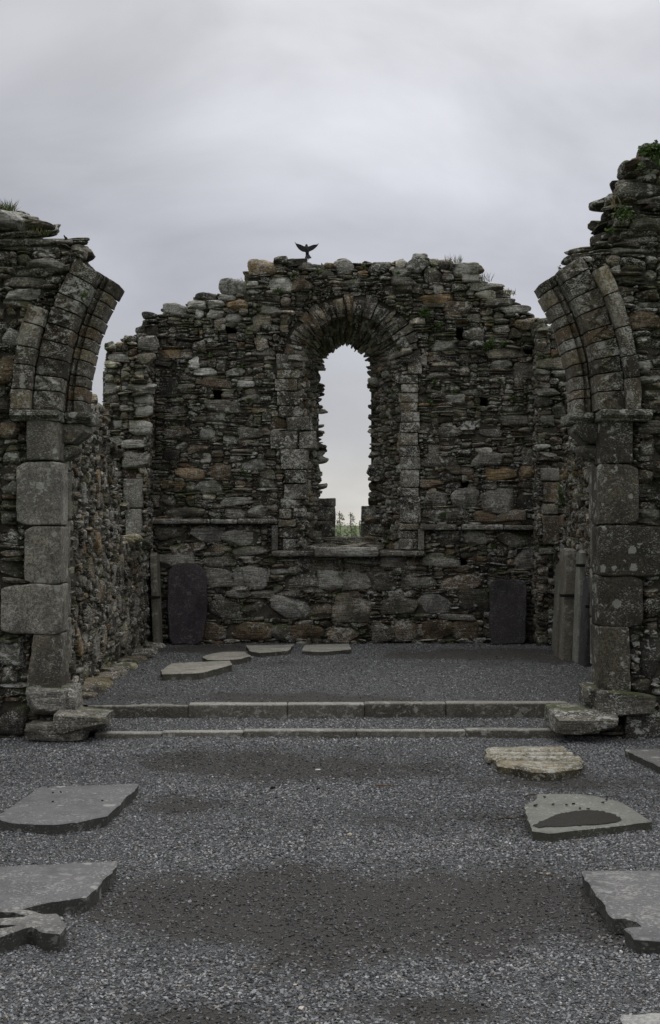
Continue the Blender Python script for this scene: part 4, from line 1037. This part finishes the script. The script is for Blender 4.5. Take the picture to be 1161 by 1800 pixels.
def ellipse_sheet(name, pts, z, mat, label, kind='structure', seed=0):
    P = np.array([G(a, b, z) for a, b in pts]); n = len(P)
    V = np.column_stack([P, np.full(n, z)]); ar = np.sum(P[:, 0] * np.roll(P[:, 1], -1) - np.roll(P[:, 0], -1) * P[:, 1])
    o = mesh(name, V, [list(range(n)) if ar > 0 else list(range(n))[::-1]], mat); o['kind'] = kind; o['label'] = label; return o
pp = []
rp = np.random.default_rng(9)
shore = [(938, 1451), (952, 1443), (966, 1438), (976, 1433), (985, 1430), (1000, 1428), (1015, 1425), (1036, 1424), (1060, 1426), (1077, 1430), (1091, 1436), (1094, 1441), (1081, 1446), (1052, 1449), (1020, 1451), (985, 1453), (960, 1453), (946, 1455)]
for a, b in zip(shore, shore[1:] + shore[:1]):
    for k in range(5):
        t = k / 5; pp.append((a[0] + (b[0] - a[0]) * t + rp.normal(0, 1.6), a[1] + (b[1] - a[1]) * t + rp.normal(0, .45)))
ellipse_sheet('puddle', pp, .0595, M_WATER, 'dark rain water lying on the pale slab')

# ------------------------------------------------------------------ standing slabs
def standing(name, label, outline, thick, loc, yaw, lean, color, mat, seed, group=None, lic=.2):
    """outline in (x,z) metres from the foot; thickness backwards (local +y); lean tips the top backwards"""
    P = []
    pts = [np.array(p, float) for p in outline]
    area = sum(a[0] * b[1] - b[0] * a[1] for a, b in zip(pts, pts[1:] + pts[:1]))
    if area < 0: pts = pts[::-1]
    for a, b in zip(pts, pts[1:] + pts[:1]):
        k = max(1, int(np.linalg.norm(b - a) / .04)); P += [a + (b - a) * t / k for t in range(k)]
    P = np.array(P); rgx = np.random.default_rng(seed); n = len(P)
    P3 = np.column_stack([P, np.zeros(n)]); P = P + np.stack([noise3(P3, 14, rgx), noise3(P3, 14, rgx)], 1) * .011
    nx = np.roll(P, -1, 0) - np.roll(P, 1, 0); nrm = np.stack([nx[:, 1], -nx[:, 0]], 1); nrm /= np.linalg.norm(nrm, axis=1, keepdims=True) + 1e-9
    V = []
    for o, y in ((-.012, 0), (0, .012), (.003, thick * .5), (0, thick - .01), (-.012, thick)):
        Q = P + nrm * (o + noise3(np.column_stack([P, np.full(n, y * 20)]), 25, rgx) * .004)[:, None]
        V.append(np.column_stack([Q[:, 0], np.full(n, y), Q[:, 1]]))
    V = np.concatenate(V); F = [list(range(n)), list(range(4 * n, 5 * n))[::-1]]
    for i in range(4):
        a = np.arange(n) + i * n; b = np.roll(np.arange(n), -1) + i * n; F.append(np.stack([a, a + n, b + n, b], 1))
    o = mesh(name, V, F, mat, None, one(color, lic=lic) if isinstance(color, str) else np.array(color), sharp=35)
    o.location = loc; o.rotation_euler = (-lean, 0, yaw); tag(o, label, 'grave slab', group)
    return o
sb = 18.72 / F
def ol(pts, px0, py0, s): return [((a - px0) * s, (py0 - b) * s) for a, b in pts]
PUR = [.043, .036, .041, .1]
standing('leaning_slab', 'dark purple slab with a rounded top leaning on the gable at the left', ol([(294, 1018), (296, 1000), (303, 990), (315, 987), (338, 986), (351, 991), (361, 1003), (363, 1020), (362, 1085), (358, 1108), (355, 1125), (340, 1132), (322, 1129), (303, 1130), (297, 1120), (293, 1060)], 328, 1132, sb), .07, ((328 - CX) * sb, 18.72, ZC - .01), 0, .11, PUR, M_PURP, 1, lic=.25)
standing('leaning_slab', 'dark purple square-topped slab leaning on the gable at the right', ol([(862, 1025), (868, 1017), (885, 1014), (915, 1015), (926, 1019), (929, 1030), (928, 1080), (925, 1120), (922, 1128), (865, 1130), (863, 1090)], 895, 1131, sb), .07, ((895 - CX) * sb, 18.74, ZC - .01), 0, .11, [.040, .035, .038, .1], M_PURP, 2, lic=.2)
# tall stones propped along the side walls: their broad faces lie against the wall, narrow edge to the camera
def propped(label, x, d0, wdt, hgt, thick, lean, color, mat, seed, side, top=0.0, clamp=None, lic=.2):
    oc = [(0, 0), (wdt, 0.0), (wdt, hgt - .03 - top), (wdt * .6, hgt), (wdt * .3, hgt - .01), (.02, hgt - .05), (0, hgt * .5)]
    o = standing('leaning_slab', label, oc, thick, (x, d0 + (wdt if side > 0 else 0), ZC - .03), -PI / 2 if side > 0 else PI / 2, lean, color, mat, seed, None, lic)
    return o
s1 = propped('thin greenish slab propped against the right chancel wall, farthest of the row', 2.93, 17.35, .7, 1.2, .06, .05, [.13, .132, .105, .2], M_SLAB, 11, 1)
s2 = propped('thick brownish pillar-like slab propped on the right chancel wall, tallest of the row', 2.82, 16.6, .55, 1.38, .13, .05, [.14, .126, .095, .3], M_KERB, 12, 1)
s3 = propped('pale grey narrow slab propped against the right chancel wall beside the purple one', 2.935, 16.25, .3, 1.36, .075, .04, [.18, .178, .148, .4], M_SLAB, 13, 1)
s4 = propped('dark purple slab with rounded top propped nearest the right arch pier', 2.92, 15.66, .4, 1.05, .09, .06, [.045, .042, .046, .1], M_PURP, 14, 1, top=.12)
s5 = propped('tall narrow grey slab edge-on against the left chancel wall near its corner', -2.30, 18.45, .4, 1.30, .09, .04, [.125, .116, .088, .2], M_KERB, 15, -1)
M_IRON, _nt, _b = newmat('dark_iron'); _b.inputs['Base Color'].default_value = (.012, .012, .013, 1); _b.inputs['Roughness'].default_value = .6; _b.inputs['Metallic'].default_value = .4
for (px, py, D, x0, x1, lb) in ((998, 1047, 16.58, 2.80, 3.05, 'small dark iron clamp holding the thick brownish slab to the wall'), (1030, 994, 16.2, 2.93, 3.06, 'small dark iron clamp holding the pale narrow slab to the wall'), (1038, 1066, 15.64, 2.93, 3.06, 'small dark iron clamp holding the purple slab near the arch pier'), (257, 1050, 18.43, -2.46, -2.29, 'small dark iron clamp holding the tall narrow slab on the left wall')):
    z = H - (py - CY) * D / F
    V, Q = rblock(x0, x1, D - .02, D + .0, z - .018, z + .018, r=.004, amp=.0005, seed=3)
    V2, Q2 = rblock(x0 if x0 < 0 or True else x1, x0 + .02, D - .02, D + .05, z - .0175, z + .0175, r=.004, amp=.0005, seed=3)
    if x0 < 0: V2[:, 0] += (x1 - x0) - .02
    o = mesh('iron_clamp', np.concatenate([V, V2]), [Q, Q2 + len(V)], M_IRON, None, origin=((x0 + x1) / 2, D, z)); tag(o, lb, 'clamp')

# ------------------------------------------------------------------ plants on the walls
def leafclump(name, label, cat, c, size, nleaf, leaf, rng, lo=(.030, .055, .014), hi=(.105, .165, .045), droop=.25, group=None):
    """small ferny plant: stems fanning out of a joint, leaves along them"""
    c = np.array(c, float); V = []; F = []; C = []
    ns = max(5, nleaf // 9)
    for s in range(ns):
        d = np.array([rng.normal(0, .8), -abs(rng.normal(.5, .4)), rng.normal(.25, .6)]); d /= np.linalg.norm(d)
        ln = rng.uniform(.5, 1.0)
        for k in range(nleaf // ns):
            t = (k + 1) / (nleaf // ns) * ln
            p = c + d * np.array(size) * t + np.array([0, 0, -droop * size[2] * t * t]) + rng.normal(0, .1, 3) * np.array(size)
            a = rng.normal(size=3); a[2] *= .6; a /= np.linalg.norm(a); b = np.cross(a, rng.normal(size=3)); b /= np.linalg.norm(b) + 1e-9
            l = leaf * rng.uniform(.6, 1.3); i = len(V)
            nrm = np.cross(a, b) * l * .15
            V += [p - a * l, p + b * l * .5 + nrm, p + a * l, p - b * l * .5 + nrm]; F.append((i, i + 1, i + 2, i + 3))
            q = rng.random(); cc = np.array(lo) + (np.array(hi) - np.array(lo)) * q; C += [(*cc, 1)] * 4
    o = mesh(name, np.array(V), [np.array(F)], M_LEAF, None, np.array(C), origin=c, smooth=False); tag(o, label, cat, group); return o
rg = np.random.default_rng(77)
def gp(px, py, off=.05): return at(px, py, DB - off)
GP = 'small ferns rooted in the gable wall'
for px, py, r, n, lb in ((748, 551, .13, 420, 'bright green bushy fern right of the window arch head'), (772, 574, .09, 160, 'small green fern low right of the window arch, below the bushy one'), (862, 606, .15, 420, 'wide green fern clump growing in a joint at the upper right of the gable'),
                         (884, 604, .08, 140, 'little fern touching the right side of the wide clump'), (766, 672, .06, 90, 'tiny fern in the rubble right of the right jamb'), (722, 560, .05, 60, 'tiny fern on the arch ring shoulder'), (488, 512, .08, 110, 'sparse fern under the pale stone at the upper left of the gable'), (516, 485, .06, 70, 'tiny fern near the wall top under the bird'), (426, 645, .07, 80, 'sparse fern among slates left of the window head'),
                         (440, 702, .07, 80, 'sparse fern left of the left jamb'), (430, 830, .09, 90, 'thin mossy fern on the left of the gable above the string course'), (868, 962, .08, 90, 'low green fern under the right string course'), (700, 480, .05, 60, 'tiny fern on the upper courses above the arch crown'), (330, 640, .05, 60, 'tiny fern beside the white stone on the left'), (760, 705, .06, 80, 'little fern right of the right jamb, at the putlog hole height'), (880, 668, .05, 60, 'tiny fern below the pale ledge stone on the right'),
                         (560, 478, .05, 70, 'tiny fern in the top course right of the bird'), (640, 470, .06, 70, 'tiny fern in the top course over the window arch'), (370, 625, .06, 70, 'tiny fern above the long white stone on the left of the gable'), (700, 610, .05, 60, 'tiny fern at the foot of the arch ring on its right side'), (690, 690, .06, 70, 'tiny fern hanging in the right reveal of the window'), (800, 690, .05, 60, 'tiny fern left of the lower right putlog hole'), (900, 700, .06, 60, 'tiny fern near the right end of the gable'), (780, 905, .05, 60, 'tiny fern just above the right string course'), (350, 820, .05, 50, 'tiny fern beside the ochre stone on the left')):
    leafclump('wall_fern', lb, 'fern', gp(px, py), (r, .08, r), n, .017, rg, group=GP)
leafclump('wall_fern', 'dark ivy tuft hanging at the very top right of the arch wall', 'ivy', at(1144, 268, DA - .08), (.14, .1, .13), 320, .026, rg)
leafclump('wall_fern', 'green fern clump on a ledge of the right arch wall', 'fern', at(1096, 378, DA - .08), (.10, .1, .10), 260, .017, rg)
leafclump('wall_fern', 'small fern tuft below the ledge clump on the right arch wall', 'fern', at(1073, 404, DA - .05), (.05, .05, .05), 70, .014, rg)
leafclump('wall_fern', 'trailing greenery in the groove of the right arch', 'fern', at(985, 480, DA + .1), (.05, .06, .12), 80, .015, rg)
leafclump('wall_fern', 'tiny fern in the carved joint of the left arch', 'fern', at(146, 518, DA - .08), (.05, .04, .05), 60, .014, rg)
leafclump('wall_fern', 'green creeper hanging down the far end of the right chancel wall', 'creeper', (XR - .05, 17.75, 2.2), (.05, .12, .35), 200, .018, rg)
def tuft(label, c, hgt, spread, n, rng, dry=.3):
    V = []; F = []; C = []; c = np.array(c, float)
    for k in range(n):
        b = c + np.array([rng.uniform(-1, 1) * spread, rng.uniform(-.6, .6) * spread, -.02]); t = b + np.array([rng.normal(0, .35) * hgt, rng.normal(0, .3) * hgt, hgt * rng.uniform(.5, 1.1)])
        m = (b + t) / 2 + np.array([0, 0, hgt * .12]); w_ = .0035; i = len(V)
        V += [b - (w_, 0, 0), b + (w_, 0, 0), m + (w_ * .8, 0, 0), m - (w_ * .8, 0, 0), t]; F += [(i, i + 1, i + 2, i + 3), (i + 3, i + 2, i + 4)]
        cc = (.16, .13, .06) if rng.random() < dry else (.05 * rng.uniform(.7, 1.4), .085, .02); C += [(*cc, 1)] * 5
    o = mesh('grass_tuft', np.array(V), [f for f in F], M_LEAF, None, np.array(C), origin=c, smooth=False); tag(o, label, 'grass', 'grass tufts on the wall heads')
tuft('thick grass tuft on the top left corner of the left arch wall', at(2, 378, DA + .1), .15, .1, 160, rg)
tuft('short grass tuft beside the big rock on the left arch wall', at(68, 408, DA + .05), .07, .08, 60, rg)
tuft('seeding grass tuft on the gable top right of centre', at(797, 462, DB + .1), .14, .12, 40, rg, .6)
tuft('thin grass on the gable shoulder beside the pale stone', at(852, 492, DB + .1), .14, .1, 26, rg, .6)
tuft('dry grass stalks on the gable slope further right', at(892, 516, DB + .1), .10, .12, 40, rg, .8)
tuft('dry grass wisps on the ledge of the right arch wall', at(1086, 362, DA + .05), .14, .05, 12, rg, .9)
tuft('thin grass on the gable top left of the bird', at(432, 492, DB + .1), .06, .1, 20, rg, .6)

# ------------------------------------------------------------------ bird
def bird():
    c = np.array(at(541, 456, DB + .12)); s = (DB + .12) / FOC
    px = lambda a, b, y=0: np.array([(a - 541) * s, y, (456 - b) * s])
    bm_v = []; bm_f = []
    def loft(path, rad):
        i0 = len(bm_v); m = 10
        for (p, (rx, ry)) in zip(path, rad):
            for k in range(m):
                t = 2 * PI * k / m; bm_v.append(p + np.array([rx * math.cos(t), ry * math.sin(t), 0]))
        for j in range(len(path) - 1):
            for k in range(m):
                a = i0 + j * m + k; b = i0 + j * m + (k + 1) % m; bm_f.append((a, b, b + m, a + m))
        bm_f.append(tuple(range(i0, i0 + m))[::-1]); bm_f.append(tuple(range(i0 + (len(path) - 1) * m, i0 + len(path) * m)))
    # body, head (seen from behind), neck
    loft([px(541.0, 446.5), px(540.6, 443), px(540, 438), px(539.5, 434), px(539.2, 431.5), px(539.1, 429.6), px(539.1, 428.8)], [(.016, .018), (.024, .03), (.03, .035), (.026, .03), (.019, .022), (.016, .022), (.006, .01)])
    # tail fan
    def plate(pts, th, y):
        i0 = len(bm_v); n = len(pts)
        for yy in (-th, th):
            for a, b, yo in pts: bm_v.append(px(a, b, y + yy + yo))
        bm_f.append(tuple(range(i0, i0 + n))); bm_f.append(tuple(range(i0 + n, i0 + 2 * n))[::-1])
        for k in range(n): a = i0 + k; b = i0 + (k + 1) % n; bm_f.append((a, a + n, b + n, b))
    plate([(537.4, 442, 0), (543, 442, 0), (543.6, 446.5, 0), (548.3, 453.6, -.02), (546, 454.6, -.02), (540.5, 455.3, -.02), (535.4, 456, -.02), (537.6, 449, 0)], .006, 0)
    # wings raised: leading edge up, feathers as a serrated trailing edge
    plate([(538, 433, 0), (534, 432.2, 0), (529, 429.5, .01), (524, 427.8, .02), (520.6, 426.6, .03), (518.8, 424.2, .03), (518, 424.4, .03), (519.8, 427.6, .03), (520.6, 430, .03), (522.6, 433.4, .03), (525, 436.6, .02), (528.4, 439.6, .02), (532, 441.8, .01), (537, 443, 0), (540, 441, 0)], .0055, -.004)
    plate([(541, 433.5, 0), (546, 431.8, 0), (551, 429.7, .01), (556, 428.9, .02), (558.6, 428.4, .03), (560, 426.2, .03), (560.6, 426.6, .03), (559.4, 429.6, .03), (557.6, 432.2, .03), (554.6, 435.4, .02), (551, 438.2, .02), (547, 440.6, .01), (543, 442.4, 0), (539, 441, 0)], .0055, -.004)
    # legs
    loft([px(539.4, 457.5, -.01), px(539.6, 452, -.01), px(540, 446, 0)], [(.0035, .0035), (.0035, .0035), (.007, .007)]); loft([px(542.6, 457.5, -.01), px(542.4, 452, -.01), px(542, 446, 0)], [(.0035, .0035), (.0035, .0035), (.007, .007)])
    # beak
    loft([px(539.1, 430.6, .035), px(539.1, 430.8, .028), px(539.1, 430.2, .01)], [(.001, .002), (.004, .004), (.008, .008)])
    me = bpy.data.meshes.new('tmp'); me.from_pydata([tuple(v + c) for v in bm_v], [], bm_f); me.update()
    t = bpy.data.objects.new('tmp', me); COL.objects.link(t)
    md = t.modifiers.new('r', 'REMESH'); md.mode = 'VOXEL'; md.voxel_size = .0035; md.use_smooth_shade = True
    dg = bpy.context.evaluated_depsgraph_get(); dg.update()
    ev = bpy.data.meshes.new_from_object(t.evaluated_get(dg))
    V = np.zeros(len(ev.vertices) * 3); ev.vertices.foreach_get('co', V); V = V.reshape(-1, 3)
    F = np.array([p.vertices[:] for p in ev.polygons if len(p.vertices) == 4])
    bpy.data.objects.remove(t)
    o = mesh('bird', V, [F], M_BIRD, None, np.array([.016, .016, .019, 1]), origin=c)
    tag(o, 'black bird with raised wings and fanned tail perched on top of the gable wall', 'bird')
bird()

# ------------------------------------------------------------------ trees beyond the window
def far_tree(label, px, top, D, half, seed, sparse=1.0, name='tree', base=None):
    rng = np.random.default_rng(seed); s = D / FOC
    x = (px - CX) * s; zt = H - (top - CY) * s; zb = -3.0 if base is None else base
    root = thing(name, label, 'tree', (x, D, zb), 'trees seen through the window')
    hgt = zt - zb; V = []; F = []; m = 6
    ks = np.linspace(0, 1, 7)
    for k in ks:
        r = .16 * (1 - k * .85) + .02
        for i in range(m): t = 2 * PI * i / m; V.append((x + .15 * math.sin(k * 5) + r * math.cos(t), D + r * math.sin(t), zb + hgt * k))
    for j in range(len(ks) - 1):
        for i in range(m): a = j * m + i; b = j * m + (i + 1) % m; F.append((a, b, b + m, a + m))
    CV = []; CF = []
    nb = 26
    for b in range(nb):
        k = .42 + .56 * b / nb + rng.uniform(-.02, .02); t = rng.uniform(0, 6.28); prof = math.sin(min(1, (k - .38) / .62) ** .7 * PI) ** .7
        ln = half * s * rng.uniform(.5, 1.1) * prof; p0 = np.array((x, D, zb + hgt * k)); p1 = p0 + np.array((math.cos(t), math.sin(t), rng.uniform(-.1, .35))) * ln
        i = len(V); w_ = .04
        V += [tuple(p0 + (0, 0, w_)), tuple(p0 - (0, 0, w_)), tuple(p0 + (w_, w_, 0)), tuple(p1)]; F += [(i, i + 1, i + 3), (i + 1, i + 2, i + 3), (i + 2, i, i + 3)]
        for q in range(int(13 * sparse)):
            u = rng.uniform(.25, 1.08); c = p0 + (p1 - p0) * u + rng.normal(0, .16, 3); a = rng.normal(size=3); a /= np.linalg.norm(a); bb = np.cross(a, rng.normal(size=3)); bb /= np.linalg.norm(bb); l = rng.uniform(.07, .17); i = len(CV)
            CV += [c - a * l, c + bb * l * .6, c + a * l, c - bb * l * .6]; CF.append((i, i + 1, i + 2, i + 3))
    C = np.array([.05, .04, .03, 1]); mesh('trunk', np.array(V), [f for f in F], M_DARK, root, C)
    cc = np.repeat(np.array([[.24, .26, .17, 1]]) * rng.uniform(.6, 1.4, (len(CF), 1)), 4, 0); mesh('crown', np.array(CV), [np.array(CF)], M_LEAF, root, cc, smooth=False)
far_tree('slender sparse tree seen through the window, the left of the pair', 599, 898, 210, 10, 1)
far_tree('slender sparse tree seen through the window, the right of the pair', 618, 900, 220, 8, 2)
far_tree('small tree tucked beside the right jamb of the window opening', 634, 915, 230, 5, 3)
def far_bush(label, px, top, D, half, seed, col):
    rng = np.random.default_rng(seed); s = D / FOC; x = (px - CX) * s; zt = H - (top - CY) * s; zb = -3.1; n = 1500
    d = rng.normal(size=(n, 3)); d /= np.linalg.norm(d, axis=1, keepdims=True); d[:, 2] = np.abs(d[:, 2]); r = rng.uniform(.3, 1, n) ** .5 * (1 + .25 * np.sin(d[:, 0] * 5 + seed) * np.sin(d[:, 1] * 4))
    P = np.array([x, D, zb]) + d * r[:, None] * np.array([half * s, half * s, zt - zb]); a = rng.normal(size=(n, 3)); a /= np.linalg.norm(a, axis=1, keepdims=True); b = np.cross(a, rng.normal(size=(n, 3))); b /= np.linalg.norm(b, axis=1, keepdims=True); l = rng.uniform(.1, .24, (n, 1))
    V = np.stack([P - a * l, P + b * l * .6, P + a * l, P - b * l * .6], 1).reshape(-1, 3); F = np.arange(n * 4).reshape(n, 4)
    C = np.repeat(np.array([[*col, 1]]) * rng.uniform(.6, 1.4, (n, 1)), 4, 0)
    o = mesh('bush', V, [F], M_LEAF, None, C, origin=(x, D, zb), smooth=False); tag(o, label, 'bush', 'bushes seen through the window')
far_bush('pale green bush at the foot of the left slender tree', 594, 927, 190, 9, 5, (.22, .26, .15))
far_bush('pale green bush between the two slender trees', 609, 930, 195, 9, 6, (.25, .29, .17))
far_bush('pale green bush right of the slender trees beside the jamb', 624, 928, 200, 9, 7, (.23, .27, .16))

# ------------------------------------------------------------------ small things on the gravel
rg = np.random.default_rng(88)
def lump(name, label, cat, px, py, r, col, flat=.75, mat=None):
    x, y = G(px, py, 0); z = float(nave_z(np.array([x]), np.array([y]))[0])
    V, Q, C = stones(np.array([[x, y, z + r * flat * .8]]), axes_for((1, 0, 0), (0, 1, 0), (0, 0, 1), rg, 1, .6, .1), np.array([[r, r * .85, r * flat]]), np.array([[*col, 1]]), rg, T_M, n_lo=2.2, n_hi=2.8, clip=6, wav=.12)
    o = mesh(name, V, [Q], mat or M_PEB, None, C, origin=(x, y, z), sharp=40); tag(o, label, cat)
lump('pine_cone', 'small dark cone on the gravel, the left of two', 'cone', 480, 1388, .016, (.012, .010, .008))
lump('pine_cone', 'small dark cone on the gravel, the right of two', 'cone', 560, 1389, .013, (.012, .010, .008))
lump('pale_pebble', 'flat white pebble on the dark patch below the steps', 'pebble', 559, 1349, .02, (.45, .45, .43), .3)
lump('pale_pebble', 'pale tan pebble on the gravel in the middle of the nave', 'pebble', 615, 1468, .014, (.30, .27, .2), .6)
lump('pale_pebble', 'white pebble lying by the notch of the speckled slab', 'pebble', 1101, 1652, .012, (.42, .42, .4), .7)
lump('pale_pebble', 'small bright pebble below the speckled slab', 'pebble', 1092, 1670, .009, (.5, .5, .48), .7)
lump('pale_pebble', 'tan pebble on the gravel left of the speckled slab', 'pebble', 965, 1533, .012, (.26, .23, .17), .6)
def twig(label, pts, r, col, zz=.012):
    W = [np.array((*G(a, b, 0), zz)) for a, b in pts]; V = []; F = []; m = 5
    for i, p in enumerate(W):
        rr = r * (1 - .5 * i / (len(W) - 1))
        for k in range(m): t = 2 * PI * k / m; V.append(p + np.array([0, rr * math.cos(t), rr * math.sin(t)]))
    for j in range(len(W) - 1):
        for k in range(m): a = j * m + k; b = j * m + (k + 1) % m; F.append((a, a + m, b + m, b))
    F.append(tuple(range(m))); F.append(tuple(range((len(W) - 1) * m, len(W) * m))[::-1])
    o = mesh('twig', np.array(V), [f for f in F], M_DARK, None, np.array([*col, 1]), origin=W[0]); tag(o, label, 'twig')
twig('thin dark twig on the gravel left of the puddled slab', [(876, 1444), (890, 1441), (903, 1442), (922, 1439)], .006, (.05, .035, .022))
twig('short curved twig touching the back corner of the puddled slab', [(922, 1407), (930, 1403), (941, 1402), (946, 1404)], .006, (.05, .035, .022), .02)
twig('straight brown stick lying alone on the gravel centre right', [(661, 1383), (675, 1384), (689, 1383)], .006, (.13, .08, .04))
twig('thin brown stick in the near gravel', [(443, 1710), (458, 1709), (470, 1708)], .004, (.11, .08, .05))
# grains and scraps lying on the slabs
def scraps(label, pts, z, r):
    for a, b in pts:
        x, y = G(a, b, z)
        V, Q, C = stones(np.array([[x, y, z + r * .5]]), axes_for((1, 0, 0), (0, 1, 0), (0, 0, 1), rg, 1, .8, .2), np.array([[r * 1.2, r, r * .6]]), np.array([[.02, .018, .015, 1]]), rg, T_S, clip=5)
        o = mesh('dropping', V, [Q], M_PEB, None, C, origin=(x, y, z)); tag(o, label, 'dropping', label)
scraps('tiny dark pellet lying on the pale puddled slab', [(973, 1415), (958, 1402), (941, 1417), (943, 1416), (1009, 1414), (997, 1416), (1067, 1407), (1061, 1412), (1020, 1422), (1034, 1423)], .059, .008)
scraps('tiny dark pellet lying on the smooth round-ended slab', [(85, 1384), (107, 1393), (93, 1410), (180, 1408), (93, 1394)], .064, .006)
